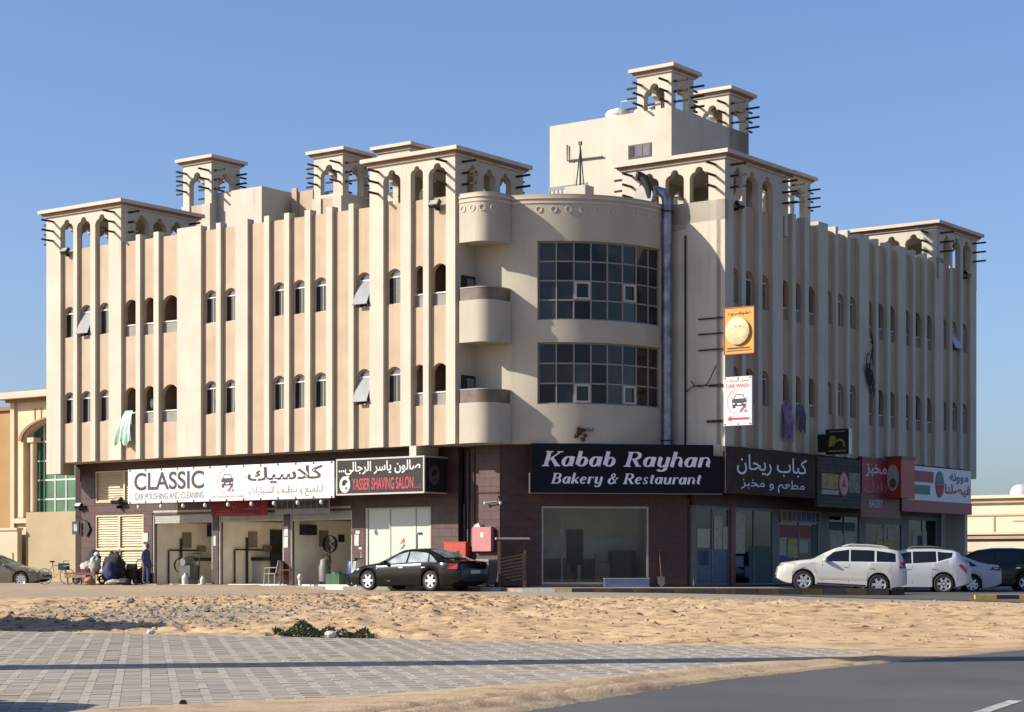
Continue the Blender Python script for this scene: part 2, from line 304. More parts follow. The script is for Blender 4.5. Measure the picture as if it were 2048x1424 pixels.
# ---- the round bay
def bay():
    mb = MB(); r0, r1 = BR, BR-0.28
    ph = sorted(set([-6.0, 26.5, 91.7, 98.2] + list(np.round(np.linspace(-6,98.2,54),3))))
    zs = [Z_BOT, 6.51, 8.72, 9.52, 12.35, 14.03]
    hole = lambda p0, p1, j: p0 >= 26.49 and p1 <= 91.71 and j in (1,3)
    for i in range(len(ph)-1):
        for j in range(5):
            p0, p1, z0, z1 = ph[i], ph[i+1], zs[j], zs[j+1]
            a, b, c, d = bayp(p0,r0), bayp(p1,r0), bayp(p1,r1), bayp(p0,r1)
            if not hole(p0,p1,j):
                mb.add([(*a,z0),(*b,z0),(*b,z1),(*a,z1)], [(0,1,2,3)]); mb.add([(*d,z0),(*d,z1),(*c,z1),(*c,z0)], [(0,1,2,3)])
            else:
                for z in (z0, z1): mb.add([(*a,z),(*b,z),(*c,z),(*d,z)], [(0,1,2,3)])
        mb.add([(*a,14.03),(*b,14.03),(*c,14.03),(*d,14.03)], [(0,1,2,3)]); mb.add([(*a,Z_BOT),(*b,Z_BOT),(*c,Z_BOT),(*d,Z_BOT)], [(0,1,2,3)])
    for p in (26.5, 91.7):
        for z0, z1 in ((6.51,8.72),(9.52,12.35)):
            a, d = bayp(p,r0), bayp(p,r1); mb.add([(*a,z0),(*d,z0),(*d,z1),(*a,z1)], [(0,1,2,3)])
    bbuild(mb, "round_bay_wall", [mat("bay_render",(0.62,0.565,0.455),0.9,0.05,0.7,0.25,40,streak=0.2)], smooth=True)
    for z0, z1, e in ((13.70,13.76,0.03),(13.86,13.93,0.045)):
        mb = MB(); pp = list(np.linspace(-6,98,50))
        for i in range(len(pp)-1):
            q = [bayp(pp[i],BR+e),bayp(pp[i+1],BR+e),bayp(pp[i+1],BR-0.01),bayp(pp[i],BR-0.01)]
            mb.add([(*k,z0) for k in q]+[(*k,z1) for k in q], [(3,2,1,0),(4,5,6,7),(0,1,5,4)])
        bbuild(mb, "parapet_moulding", [corn_top], smooth=True)
    ring = MB(); n = 14
    vs = []; fs = []
    for i in range(n):
        t = 2*math.pi*i/n
        for r, y in ((0.125,0),(0.12,-0.022),(0.09,-0.022),(0.085,0)): vs.append((r*math.cos(t), y, r*math.sin(t)))
    for i in range(n):
        for k in range(3): fs.append((i*4+k,((i+1)%n)*4+k,((i+1)%n)*4+k+1,i*4+k+1))
    ring.add(vs, fs); rm = ring.mesh("rosette", [corn_top])
    for p in np.arange(14, 96, 6.6): put("rosette", rm, BLD, (*bayp(p, BR+0.002), 13.47), R(p))
    for x, y, a in ((0.36,-0.002,0),(0.78,-0.002,0),(1.17,0.065,25),(1.46,0.36,60)): put("rosette", rm, BLD, (x,y,13.47), R(a))
    cols = np.linspace(26.5+0.4, 91.7-0.4, 9)
    for z0, z1, nr, opn in ((6.51,8.72,3,2),(9.52,12.35,4,2)):
        fm = MB(); rows = list(np.linspace(z1-0.03, z0+0.03, nr+1)); rr = BR-0.14
        for p in cols:
            fm.add(*wedge(p-0.30, p+0.30, rr-0.04, rr+0.035, z0, z1))
        for z in rows:
            for i in range(8): fm.add(*wedge(cols[i]+0.3, cols[i+1]-0.3, rr-0.03, rr+0.025, z-0.025, z+0.025))
        f = bbuild(fm, "bay_window", [mat("bay_frame_paint",(0.36,0.33,0.29),0.5,0.05,4)])
        for j in range(nr):
            for i in range(8):
                g = MB(); wv_, wf_ = wedge(cols[i]+0.3, cols[i+1]-0.3, rr-0.018, rr-0.008, rows[j+1]+0.025, rows[j]-0.025); tx, tz = random.uniform(-0.006,0.006), random.uniform(-0.006,0.006); nx_, ny_ = math.sin(R((cols[i]+cols[i+1])/2)), -math.cos(R((cols[i]+cols[i+1])/2))
                wv_ = [(x+nx_*((tx if k_ in (0,3,4,7) else -tx)+(tz if k_ > 3 else -tz)), y+ny_*((tx if k_ in (0,3,4,7) else -tx)+(tz if k_ > 3 else -tz)), z) for k_, (x,y,z) in enumerate(wv_)]; g.add(wv_, wf_)
                warm = (nr == 3 and i >= 6)
                put("pane", g.mesh("pane",[random.choice(baypanes) if not warm else mat("warm_curtained_glass",(0.05,0.036,0.026),0.1,0.3,1.5)]), f)
                if j == opn and i in (2,5):
                    o = MB(); a, b = cols[i]+0.35, cols[i+1]-0.35; zb, zt = rows[j+1]+0.03, rows[j]-0.03
                    o.add(*wedge(a, a+0.9, rr, rr+0.06, zb, zt)); o.add(*wedge(b-0.9, b, rr, rr+0.06, zb, zt))
                    o.add(*wedge(a+0.9, b-0.9, rr, rr+0.06, zb, zb+0.07)); o.add(*wedge(a+0.9, b-0.9, rr, rr+0.06, zt-0.07, zt))
                    put("opening_sash", o.mesh("opening_sash",[alu]), f)
def wedge(p0, p1, r0, r1, z0, z1):
    q = [bayp(p0,r1),bayp(p1,r1),bayp(p1,r0),bayp(p0,r0)]
    return [(*k,z0) for k in q]+[(*k,z1) for k in q], [(0,1,2,3),(7,6,5,4),(0,4,5,1),(1,5,6,2),(2,6,7,3),(3,7,4,0)]
bay()
# ---- balconies between the corner pier and the bay
def bpath(o, y1=1.28):
    r = 0.7-o; pts = [(0.19, 0.0+o), (0.85, 0.0+o)] + [(0.85+r*math.sin(R(t)), 0.7-r*math.cos(R(t))) for t in range(9, 91, 9)] + [(1.55-o, y1)]
    return pts
balc_glass = mat("brown_balcony_panel", (0.20,0.145,0.11), 0.35, 0.15, 3)
for k, (zb, zt, rail) in enumerate(((5.10,6.54,7.04),(8.70,10.20,10.68),(12.28,14.03,None))):
    mb = MB(); mb.vprism(bpath(0)+bpath(0.14)[::-1], zb, zt); mb.vprism(bpath(0.142)+[(0.19,1.28)], zb+0.005, zb+0.16)
    b = bbuild(mb, "balcony", [MATS["bay_render"]], smooth=True)
    if rail:
        mb = MB(); mb.vprism(bpath(0.05)+bpath(0.075)[::-1], zt, rail-0.04); put("balcony_panel", mb.mesh("balcony_panel",[balc_glass], True), b)
        mb = MB(); mb.vprism(bpath(0.03)+bpath(0.095)[::-1], rail-0.04, rail); put("balcony_rail", mb.mesh("balcony_rail",[mat("tan_rail",(0.45,0.38,0.30),0.5,0.05,3)], True), b)
        for x, y in ((0.86,0.07),(1.3,0.28),(1.47,0.7)):
            mb = MB(); mb.cyl((x,y,zt-0.002),(x,y,rail-0.04),0.02,n=6); put("rail_post", mb.mesh("rail_post",[MATS["tan_rail"]]), b)
        mb = MB(); mb.box(0.0, 0.34, zb+0.16, 0.03, 1.15, zb+2.5); dr = bbuild(mb, "balcony_door", [frame_d])
        for y0, y1, m in ((0.40,0.62,pane_d),(0.66,1.08,mat("pale_door_glass",(0.34,0.34,0.33),0.2,0.1,2))):
            mb = MB(); mb.box(0.032, y0, zb+0.3, 0.04, y1, zb+2.4); put("pane", mb.mesh("pane",[m]), dr)
    else:
        mb = MB(); mb.vprism(bpath(-0.045)+bpath(0.0)[::-1], 13.86, 13.93); mb.vprism(bpath(-0.03)+bpath(0.0)[::-1], 13.70, 13.76); put("parapet_moulding", mb.mesh("parapet_moulding",[corn_top], True), b)
# ---- wind towers
def tower(x0, y0, x1, y1, zb, zt, opens, small=False, zo=None, skip_front=None, beams=None, face_skip=()):
    """square arcaded turret; opens: list of (start, end) fractions along each face; zo: foot of the arches"""
    T = 0.26; mb = MB(); zo = zo or zb; ah = zt-0.45 if not small else zt-0.62
    faces = (((x0,y0),0.0,x1-x0),((x1,y0),R(90),y1-y0),((x1,y1),R(180),x1-x0),((x0,y1),R(270),y1-y0))
    for fi, ((ox,oy),a,L) in enumerate(faces):
        ca, sa = math.cos(a), math.sin(a); loc = MB()
        ins = 0 if fi%2==0 else T
        fr_ = opens if not isinstance(opens, dict) else opens[fi]
        zz = zb if skip_front is None or fi not in skip_front else skip_front[fi]
        zf = max(zo, zz)
        if zf > zz: loc.box(ins, 0, zz, L-ins, T, zf)
        notched(loc, ins, L-ins, zf, zt-0.26, [keyhole(p, q, zf, ah) for p, q in fr_], 0, T)
        mb.add([(ox+x*ca-y*sa, oy+x*sa+y*ca, z) for x,y,z in loc.v], loc.f)
    t = bbuild(mb, "wind_tower", [cream])
    for z0, z1, e, m in ((zt-0.26,zt-0.19,0.08,corn_top),(zt-0.19,zt-0.11,0.15,corn_brown),(zt-0.11,zt+0.03,0.26,corn_top)):
        c = MB(); c.box(x0-e, y0-e, z0, x1+e, y1+e, z1); put("cornice", c.mesh("cornice",[m]), t)
    bl = 0.62; bs = MB(); bs.box(-0.036, -bl, -0.036, 0.036, 0.1, 0.036); bm_ = bs.mesh("beam",[beam_m])
    zs = beams or [ah+0.0-0.41*k for k in range(3)]
    for fi, ((ox,oy),a,L) in enumerate(faces):
        if fi in face_skip: continue
        off = 0.42 if not small else 0.2
        for u in (off, L-off):
            for z in zs: put("beam", bm_, t, (ox+u*math.cos(a), oy+u*math.sin(a), z), a)
    return t
pat = [(0.89,1.68),(1.92,2.74),(3.04,3.85)]
pat4 = [(0.80,1.55),(1.80,2.55),(2.80,3.55)]
def fa(l, o): return [(p-o, q-o) for p, q in l]
tower(-22.0, 0.0, -17.40, 4.30, 13.3, 15.76, {0: fa([(-21.11,-20.32),(-20.08,-19.26),(-18.96,-18.15)],-22.0), 1: pat4, 2: pat, 3: pat4}, skip_front={0: Z_PAR}, zo=Z_PAR)
tower(-4.02, 0.0, 0.0, 4.15, 13.3, 15.72, {0: fa([(-3.36,-2.54),(-2.06,-1.48),(-1.22,-0.42)],-4.02), 1: [(0.70,1.4),(1.7,2.4),(2.7,3.4)], 2: [(0.5,1.2),(1.6,2.3),(2.7,3.4)], 3: pat4}, skip_front={0: Z_PAR}, zo=Z_PAR)
tower(2.95, 6.43, 7.39, 11.20, 13.3, 15.78, {0: [(0.75,1.62),(1.9,2.7),(2.95,3.75)], 1: fa([(7.05,7.67),(7.96,8.90),(9.20,10.01)],6.43), 2: pat4, 3: pat4}, skip_front={1: Z_PAR}, zo=Z_PAR)
tower(2.95, 24.70, 7.39, 29.05, 13.3, 15.80, {0: [(0.75,1.62),(1.9,2.7),(2.95,3.75)], 1: fa([(25.43,26.12),(26.40,27.26),(27.54,28.35)],24.70), 2: pat4, 3: pat4}, skip_front={1: Z_PAR}, zo=Z_PAR)
one = [(0.40,1.38)]
tower(-21.5, 7.5, -19.7, 9.3, 13.3, 19.12, one, True, zo=17.0)
tower(-15.45, 9.6, -13.75, 11.3, 13.3, 19.08, one, True, zo=17.15)
tower(-12.9, 11.0, -11.1, 12.8, 13.3, 19.2, one, True, zo=17.2)
tower(0.42, 11.4, 2.04, 13.1, 19.05, 20.72, [(0.32,1.30)], True)
tower(0.42, 15.96, 2.04, 17.62, 18.0, 20.70, [(0.32,1.30)], True, zo=19.06)
tower(-2.3, 25.9, -0.45, 27.9, 13.3, 19.12, one, True, zo=17.0)
# small pilaster strips on the turrets' plain shafts and the rooftop rooms
mb = MB(); mb.box(-19.7, 7.9, 13.3, -17.0, 11.5, 17.53); bbuild(mb, "rooftop_room", [cream])
for bx in ((-16.64, 9.56, 13.3, -15.47, 13.5, 17.45),(-16.64, 9.45, 13.3, -16.35, 9.558, 17.62),(-13.77, 11.32, 13.3, -13.5, 13.5, 17.4)):
    mb = MB(); mb.box(*bx); bbuild(mb, "rooftop_wall", [pink])
for x0, x1 in ((-21.5,-21.0),(-20.2,-19.7),(-15.45,-14.95),(-14.25,-13.75)):
    y = 7.5 if x0 < -18 else 9.6
    mb = MB(); mb.box(x0, y-0.1, 13.3, x1, y-0.002, 17.0); bbuild(mb, "pilaster", [cream])
for x0, x1, y in ((-21.0,-20.2,7.5),(-14.95,-14.25,9.6)):
    mb = MB(); mb.box(x0, y-0.03, 13.3, x1, y-0.002, 17.0); bbuild(mb, "facade_panel", [pink])
mb = MB(); mb.box(-3.9, 11.4, 13.3, 2.04, 17.6, 19.05); rm_ = bbuild(mb, "rooftop_room", [cream])
mb = MB(); mb.box(0.0, 11.37, 17.2, 1.1, 11.398, 17.75); w_ = put("window", mb.mesh("window",[frame_d]), rm_)
for x0, x1 in ((0.05,0.3),(0.36,0.68),(0.74,1.05)):
    mb = MB(); mb.box(x0, 11.355, 17.25, x1, 11.368, 17.7); put("pane", mb.mesh("pane",[pane_m if x0>0.1 else pane_d]), w_)
mb = MB()                                                                   # low walls on the roof behind the bay
for bx in ((-3.5, 7.2, 13.3, 1.9, 7.5, 14.75),(0.2, 6.6, 13.3, 1.15, 7.19, 15.3),(-0.7, 9.0, 13.3, 2.6, 9.3, 14.9)):
    mb = MB(); mb.box(*bx); bbuild(mb, "rooftop_wall", [cream])
# ------------------------------------------------------------------ ground floor
GD = 1.35
tile_jobs = []                                  # (priority, frame, d, u0, u1, z0, z1)
def gwall(fr, d, rects, prio, name="shop_wall", thick=0.25):
    mb = MB()
    for u0,u1,z0,z1 in rects: mb.box(u0, d, z0, u1, d+thick, z1); tile_jobs.append((prio, fr, d, u0, u1, z0, z1))
    bbuild(mb, name, [grout], fr)
gwall('A', GD, [(-21.33,-20.48,0,Z_BOT)], 0)
gwall('A', GD, [(-0.13,1.0,0,Z_BOT)], 0); gwall('A', GD, [(-2.19,-0.9,0,Z_BOT)], 0)
gwall('A', GD, [(-20.48,-16.9,2.91,3.40),(-17.51,-16.98,0,2.91)], 0)
gwall('A', GD, [(-13.5,-13.16,0,2.85),(-9.6,-9.26,0,2.85),(-6.05,-5.4,0,2.92)], 0)
gwall('A', GD, [(-20.48,-16.9,4.78,Z_BOT)], 2)
gwall('A', GD, [(-16.9,-6.05,2.85,Z_BOT)], 3); gwall('A', GD, [(-6.05,-2.19,2.92,Z_BOT)], 2)
gwall('A', GD+0.35, [(-0.9,-0.13,0,Z_BOT)], 2)
CD = 1.06
gwall('C', CD, [(0.852,2.376,0,Z_BOT),(6.336,7.78,0,Z_BOT),(2.376,6.336,2.88,Z_BOT)], 1)
mb = MB(); mb.box(2.376, CD, 0, 6.336, CD+0.25, 0.06); bbuild(mb, "sill", [greym], 'C')
BD = 1.29
gwall('B', BD, [(6.45,28.1,2.95,Z_BOT)], 4); 
mb = MB(); mb.box(-22.0,GD+0.25,0.0,-21.33,GD+0.5,Z_BOT); bbuild(mb, "shop_wall", [grout])
tfull = {}
def emit_tiles():
    jobs = sorted(tile_jobs, key=lambda j: j[0]); n = 0; rest = {}
    TW, TH_ = 0.6, 0.3
    for pr, fr, d, u0, u1, z0, z1 in jobs:
        j0 = math.floor(z0/TH_+1e-6)
        for j in range(j0, math.ceil(z1/TH_-1e-6)):
            off = 0.3 if j%2 else 0.0
            i0 = math.floor((u0-off)/TW+1e-6)
            for i in range(i0, math.ceil((u1-off)/TW-1e-6)):
                a, b = max(u0, off+i*TW), min(u1, off+(i+1)*TW); c, e = max(z0, j*TH_), min(z1, (j+1)*TH_)
                if b-a < 0.02 or e-c < 0.02: continue
                w, h = round(b-a-0.007,3), round(e-c-0.007,3); mi = random.randrange(3); pr_d = random.uniform(0.009,0.012)
                if n < 300:
                    k = (w,h,mi)
                    if k not in tfull:
                        m = MB(); m.box(0,-0.01,0,w,0.0,h); tfull[k] = m.mesh("wall_tile",[tile_m[mi]])
                    bput("wall_tile", tfull[k], fr, a+0.0035, d-pr_d+0.01, c+0.0035); n += 1
                else:
                    m = rest.setdefault(fr, MB()); m.cur = mi; m.box(a+0.0035, d-pr_d, c+0.0035, b-0.0035, d-0.0005, e-0.0035)
    for fr, m in rest.items(): bbuild(m, "wall_tile", tile_m, fr, kind="stuff")
emit_tiles()
# ---- louvred double door and the louvred vent panel over it
def louvre(u0, u1, z0, z1, name, leaves, mids=()):
    mb = MB(); t = 0.07; d0, d1 = GD+0.02, GD+0.10; mb.box(u0,d0,z0,u0+t,d1,z1); mb.box(u1-t,d0,z0,u1,d1,z1); mb.box(u0+t,d0,z1-t,u1-t,d1,z1); mb.box(u0+t,d0,z0,u1-t,d1,z0+t)
    lw = (u1-u0-2*t)/leaves
    for i in range(1,leaves): mb.box(u0+t+lw*i-0.05,d0-0.01,z0+t,u0+t+lw*i+0.05,d1,z1-t)
    for zm in mids: mb.box(u0+t,d0-0.006,zm-0.05,u1-t,d1,zm+0.05)
    mb.box(u0+t, d1+0.02, z0+t, u1-t, d1+0.04, z1-t)
    f = bbuild(mb, name, [louvre_m]); sw = lw-0.1
    s = MB(); s.box(0,-0.012,0,sw,0.0,0.085); sm = s.mesh("slat",[louvre_m])
    for i in range(leaves):
        z = z0+t+0.01
        while z < z1-t-0.08:
            if not any(abs(z+0.04-zm) < 0.1 for zm in mids): put("slat", sm, f, (u0+t+lw*i+0.05, d0+0.05, z), rot=(R(-32),0,0))
            z += 0.105
    return f
dl = louvre(-20.48, -17.51, 0.02, 2.90, "louvred_door", 2, (1.45,))
mb = MB(); mb.box(-19.03,GD-0.01,1.3,-18.97,GD+0.02,1.45); mb.box(-19.12,GD-0.005,1.38,-18.88,GD+0.015,1.41); put("latch", mb.mesh("latch",[greym]), dl)
louvre(-20.48, -16.92, 3.42, 4.76, "louvred_vent", 2)
# ---- three car wash garages with rolled up shutters
room_m = mat("garage_paint", (1.2,1.12,0.94), 0.9, 0.08, 1.2)
def room(name, fr, u0, u1, z1, d, depth, m, floor=None, z0=0.0):
    mb = MB(); mb.box(u0-0.1,d+depth,z0,u1+0.1,d+depth+0.1,z1); mb.box(u0-0.1,d,z0,u0,d+depth,z1); mb.box(u1,d,z0,u1+0.1,d+depth,z1); mb.box(u0-0.1,d,z1,u1+0.1,d+depth+0.1,z1+0.1)
    mb.box(u0,d,z0-0.06,u1,d+depth,z0+0.004)
    return bbuild(mb, name, [m], fr)
for gi, (u0,u1) in enumerate(((-16.98,-13.5),(-13.16,-9.6),(-9.26,-6.05))):
    g = room("garage", 'A', u0, u1, 3.1, GD+0.25, 4.0, room_m)
    mb = MB(); mb.box(u0,GD+0.02,0,u0+0.06,GD+0.12,2.85); mb.box(u1-0.06,GD+0.02,0,u1,GD+0.12,2.85); put("door_rail", mb.mesh("door_rail",[alu]), g)
    mb = MB()
    for k in range(4): mb.box(u0+0.06,GD+0.05+0.01*(k%2),2.50+0.09*k,u1-0.06,GD+0.09+0.01*(k%2),2.58+0.09*k)
    mb.cyl((u0+0.06,GD+0.12,2.98),(u1-0.06,GD+0.12,2.98),0.14,n=12)
    put("roller_shutter", mb.mesh("roller_shutter",[mat("shutter_metal",(0.50,0.48,0.44),0.5,0.08,4)]), g)
    D2 = GD+0.25+4.0
    d0 = GD+0.25
    mb = MB(); mb.box(u0+0.002,d0+1.45,1.5,u0+0.05,d0+1.95,2.15); put("notice_board", mb.mesh("notice_board",[mat("faded_paper",(0.35,0.30,0.22),0.9,0.1,5)]), g)
    mb = MB(); mb.box(u0+0.002,d0+0.1,2.55,u0+0.08,d0+3.9,2.62); put("cable_tray", mb.mesh("cable_tray",[mat("grey_brown_pipe",(0.20,0.16,0.15),0.6,0.1,4)]), g)
    if gi < 2:
        mb = MB(); mb.box(u0+0.002,d0+1.7,0.004,u0+0.55,d0+3.4,0.95); put("work_bench", mb.mesh("work_bench",[mat("bench_paint",(0.70,0.66,0.55),0.8,0.1,2)]), g)
        mb = MB(); mb.box(u0+0.002,d0+1.62,0.95,u0+0.60,d0+3.5,1.10); put("bench_top", mb.mesh("bench_top",[mat("dark_bench",(0.05,0.035,0.03),0.7)]), g)
        mb = MB(); mb.tube([(u0+0.08,d0+0.6,0),(u0+0.08,d0+0.6,1.35),(u0+0.08,d0+0.66,1.4),(u0+0.08,d0+2.2,1.4)],0.035); mb.tube([(u0+0.1,d0+1.3,0),(u0+0.1,d0+1.3,1.9)],0.05); put("water_pipe", mb.mesh("water_pipe",[bulk]), g)
        mb = MB(); mb.box(u0+0.002,d0+2.3,1.35,u0+0.1,d0+2.75,1.6); put("socket_box", mb.mesh("socket_box",[MATS["faded_paper"]]), g)
    else:
        mb = MB(); mb.box(u0+0.002,d0+0.3,1.95,u0+0.3,d0+1.0,2.35); put("wall_shelf", mb.mesh("wall_shelf",[bulk]), g)
        mb = MB(); mb.box(u0+0.002,d0+2.6,1.7,u0+0.08,d0+2.9,2.0); put("meter_box", mb.mesh("meter_box",[bulk]), g)
    if gi == 0:
        mb = MB(); mb.box(u0+0.002,d0+2.9,2.0,u0+0.4,d0+3.5,2.5); put("wall_heater", mb.mesh("wall_heater",[mat("navy_box",(0.02,0.02,0.05),0.5)]), g)
    if gi == 1:
        mb = MB(); mb.box(u0+0.002,d0+2.75,0.05,u0+0.03,d0+3.7,2.25); put("back_door", mb.mesh("back_door",[mat("dark_doorway",(0.03,0.033,0.035),0.5)]), g)
        mb = MB(); mb.box(u0+0.61,d0+2.15,0.35,u0+0.64,d0+2.7,1.25); put("blue_towel", mb.mesh("blue_towel",[MATS["navy_box"]]), g)
# papers stuck on the posts
poster_w = mat("white_paper", (0.74,0.72,0.70), 0.8, 0.1, 9)
for u, z, w, h in ((-13.36,1.55,0.12,0.4),(-9.45,1.9,0.2,0.38),(-9.46,1.45,0.22,0.42),(-5.75,1.95,0.2,0.12),(-5.8,1.5,0.22,0.42),(-5.62,1.36,0.16,0.08),(-17.4,1.75,0.32,0.36),(-17.35,1.3,0.3,0.34)):
    mb = MB(); mb.box(u-w/2,GD-0.024,z,u+w/2,GD-0.016,z+h); bbuild(mb, "paper_notice", [poster_w])
# ---- shaving salon shopfront: three frosted leaves
sal = MB(); sal.box(-5.4,GD+0.02,0,-5.28,GD+0.12,2.92); sal.box(-2.27,GD+0.02,0,-2.19,GD+0.12,2.92); sal.box(-5.28,GD+0.02,2.86,-2.27,GD+0.12,2.92); sal.box(-4.23,GD+0.04,0,-4.17,GD+0.1,2.86); sal.box(-2.99,GD+0.04,0,-2.93,GD+0.1,2.86)
sf = bbuild(sal, "salon_shopfront", [alu])
frost = mat("frosted_green_glass", (0.66,0.76,0.66), 0.25, 0.03, 1)
for a, b in ((-5.28,-4.23),(-4.17,-2.99),(-2.93,-2.27)):
    mb = MB(); mb.box(a,GD+0.06,0.02,b,GD+0.075,2.86); put("pane", mb.mesh("pane",[frost]), sf)
mb = MB(); mb.box(-2.86,GD+0.02,1.9,-2.66,GD+0.058,1.97); mb.box(-2.92,GD+0.03,1.2,-2.89,GD+0.058,1.9); put("door_handle", mb.mesh("door_handle",[frame_d]), sf)
mb = MB(); mb.prism([(-3.72,1.55),(-3.55,1.78),(-3.47,1.66),(-3.56,1.52),(-3.52,1.64)],GD+0.05,GD+0.058); put("sticker", mb.mesh("sticker",[mat("orange_red_print",(0.65,0.10,0.04),0.6)]), sf)
mb = MB(); mb.prism([(-3.7,1.36),(-3.52,1.54),(-3.47,1.48),(-3.64,1.34)],GD+0.05,GD+0.058); put("sticker", mb.mesh("sticker",[mat("grey_print",(0.2,0.2,0.22),0.6)]), sf)
# pipes in the niche
for u, r, z0, z1 in ((-0.82,0.035,0,3.0),(-0.66,0.03,0,4.9),(-0.45,0.05,0,5.0),(-0.22,0.03,0,2.6)):
    mb = MB(); mb.cyl((u,GD+0.25,z0),(u,GD+0.25,z1),r,n=8); bbuild(mb, "down_pipe", [mat("grey_brown_pipe",(0.20,0.16,0.15),0.6,0.1,4)], smooth=True)
mb = MB(); mb.tube([(-0.15,GD-0.04,0),(-0.15,GD-0.04,5.0)],0.035); mb.tube([(-0.15,GD-0.04,3.4),(0.95,GD-0.04,3.38)],0.025); bbuild(mb, "conduit", [mat("brown_conduit",(0.12,0.06,0.055),0.6)], smooth=True)
# ---- restaurant front
mb = MB(); a, b = 2.376, 6.336
mb.box(a,CD+0.02,0.06,a+0.06,CD+0.1,2.88); mb.box(b-0.06,CD+0.02,0.06,b,CD+0.1,2.88); mb.box(a+0.06,CD+0.02,2.82,b-0.06,CD+0.1,2.88); mb.box(a+0.06,CD+0.02,0.06,b-0.06,CD+0.1,0.12)
rf = bbuild(mb, "restaurant_window", [alu], 'C')
mb = MB(); mb.box(a+0.06,CD+0.05,0.12,b-0.06,CD+0.06,2.82); put("pane", mb.mesh("pane",[shopglass]), rf)
rr_ = room("restaurant_room", "C", 2.0, 6.5, 3.2, CD+0.25, 2.4, mat("restaurant_plaster",(1.0,0.92,0.74),0.9,0.08,1.0))
q = CD+0.25+2.4
for nm, bx, m in (("wall_cladding",(2.02,q-0.03,1.0,6.48,q-0.005,1.75),mat("pale_wall_tiles",(0.95,0.95,0.88),0.4,0.06,4)),("doorway",(3.75,q-0.05,0,4.4,q-0.031,2.1),MATS["dark_doorway"])):
    mb = MB(); mb.box(*bx); put(nm, mb.mesh(nm,[m]), rr_)
mb = MB(); mb.box(2.3,q-0.05,0.004,3.7,q-0.031,1.0); mb.box(4.42,q-0.05,0.004,6.48,q-0.031,1.0); put("wall_cladding", mb.mesh("wall_cladding",[mat("dark_wall_tiles",(0.20,0.20,0.19),0.4)]), rr_)
# ---- shops along the shaded side
sg = [("shopfront",6.5,9.0,2.92),("shopfront",9.35,12.4,2.92),("shopfront",12.8,16.2,2.85),("shopfront",17.0,19.9,2.85),("shopfront",20.4,24.0,2.6),("shopfront",24.6,27.6,2.85)]
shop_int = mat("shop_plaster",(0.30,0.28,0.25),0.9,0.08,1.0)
prints = [mat("print_yellow",(0.62,0.48,0.15),0.7,0.15,6), mat("print_cream",(0.62,0.55,0.40),0.7,0.15,6), mat("print_blue",(0.05,0.08,0.38),0.6,0.2,6), mat("print_maroon",(0.30,0.06,0.05),0.6,0.2,6), mat("print_green",(0.03,0.09,0.075),0.6,0.2,6), mat("print_blue_grey",(0.10,0.14,0.20),0.5,0.15,3)]
shop_parts = {0: [(6.55,8.95,0.06,1.35,5),(6.7,7.6,1.4,2.1,1),(7.9,8.5,1.35,2.6,1),(8.55,8.9,1.35,2.2,1),(6.7,7.5,0.75,1.3,5)], 1: [(9.5,10.2,1.2,2.75,1),(10.5,12.3,0.06,1.5,4),(9.5,10.1,0.7,1.1,5),(10.2,10.5,0.3,0.7,4)],
  2: [(12.9,15.6,1.85,2.35,3),(12.95,13.5,1.15,1.85,1),(13.6,14.5,1.05,1.8,0),(14.6,15.3,1.25,1.75,1),(12.95,14.1,0.75,1.12,2),(12.9,15.6,0.06,0.72,3),(15.65,16.1,0.06,2.4,4)], 3: [(17.1,18.0,0.9,1.4,0),(18.1,19.3,0.8,1.35,1),(17.2,19.5,1.45,2.1,1),(17.2,19.5,2.2,2.55,4)],
  4: [(21.6,22.4,1.9,2.4,1),(21.5,23.2,1.45,1.85,0),(21.8,23.2,0.3,1.35,3),(22.6,23.3,1.9,2.45,1)], 5: [(25.1,26.6,1.3,2.3,1),(25.2,26.5,0.5,1.2,0),(25.6,26.2,1.5,2.1,4)]}
for k, (nm,u0,u1,zt) in enumerate(sg):
    mb = MB(); mb.box(u0,BD,0,u0+0.07,BD+0.1,zt); mb.box(u1-0.07,BD,0,u1,BD+0.1,zt); mb.box(u0+0.07,BD,zt-0.07,u1-0.07,BD+0.1,zt); mb.box(u0+0.07,BD,0,u1-0.07,BD+0.1,0.07)
    um = (u0+u1)/2; mb.box(um-0.03,BD+0.01,0.07,um+0.03,BD+0.09,zt-0.07)
    if zt < 2.94: mb.box(u0,BD+0.002,zt,u1,BD+0.1,2.95)
    f = bbuild(mb, nm, [greym], 'B')
    for a, b in ((u0+0.07,um-0.03),(um+0.03,u1-0.07)):
        mb = MB(); mb.box(a,BD+0.045,0.07,b,BD+0.055,zt-0.07); put("pane", mb.mesh("pane",[shopglass]), f)
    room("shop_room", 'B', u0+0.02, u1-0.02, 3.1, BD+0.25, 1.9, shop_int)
    for a, b, c, d_, m in shop_parts[k]:
        mb = MB(); mb.box(a,BD+0.03,c,b,BD+0.042,d_); put("window_print", mb.mesh("window_print",[prints[m]]), f)
red_post = mat("dark_red_paint",(0.20,0.012,0.016),0.45,0.1,4)
mb = MB(); mb.box(9.0,BD-0.05,0,9.35,BD+0.2,2.95); bbuild(mb, "red_post", [red_post], 'B')
for a, b in ((6.40,6.5),(12.4,12.8),(16.2,17.0),(19.9,20.4),(24.0,24.6),(27.6,28.1)):
    mb = MB(); mb.box(a,BD,0,b,BD+0.25,2.95); bbuild(mb, "shop_pier", [mat("grey_cladding",(0.13,0.125,0.125),0.5,0.1,2)], 'B')
mb = MB(); mb.box(5.9,28.1,0,6.1,28.6,Z_BOT); bbuild(mb, "shop_wall", [cream])
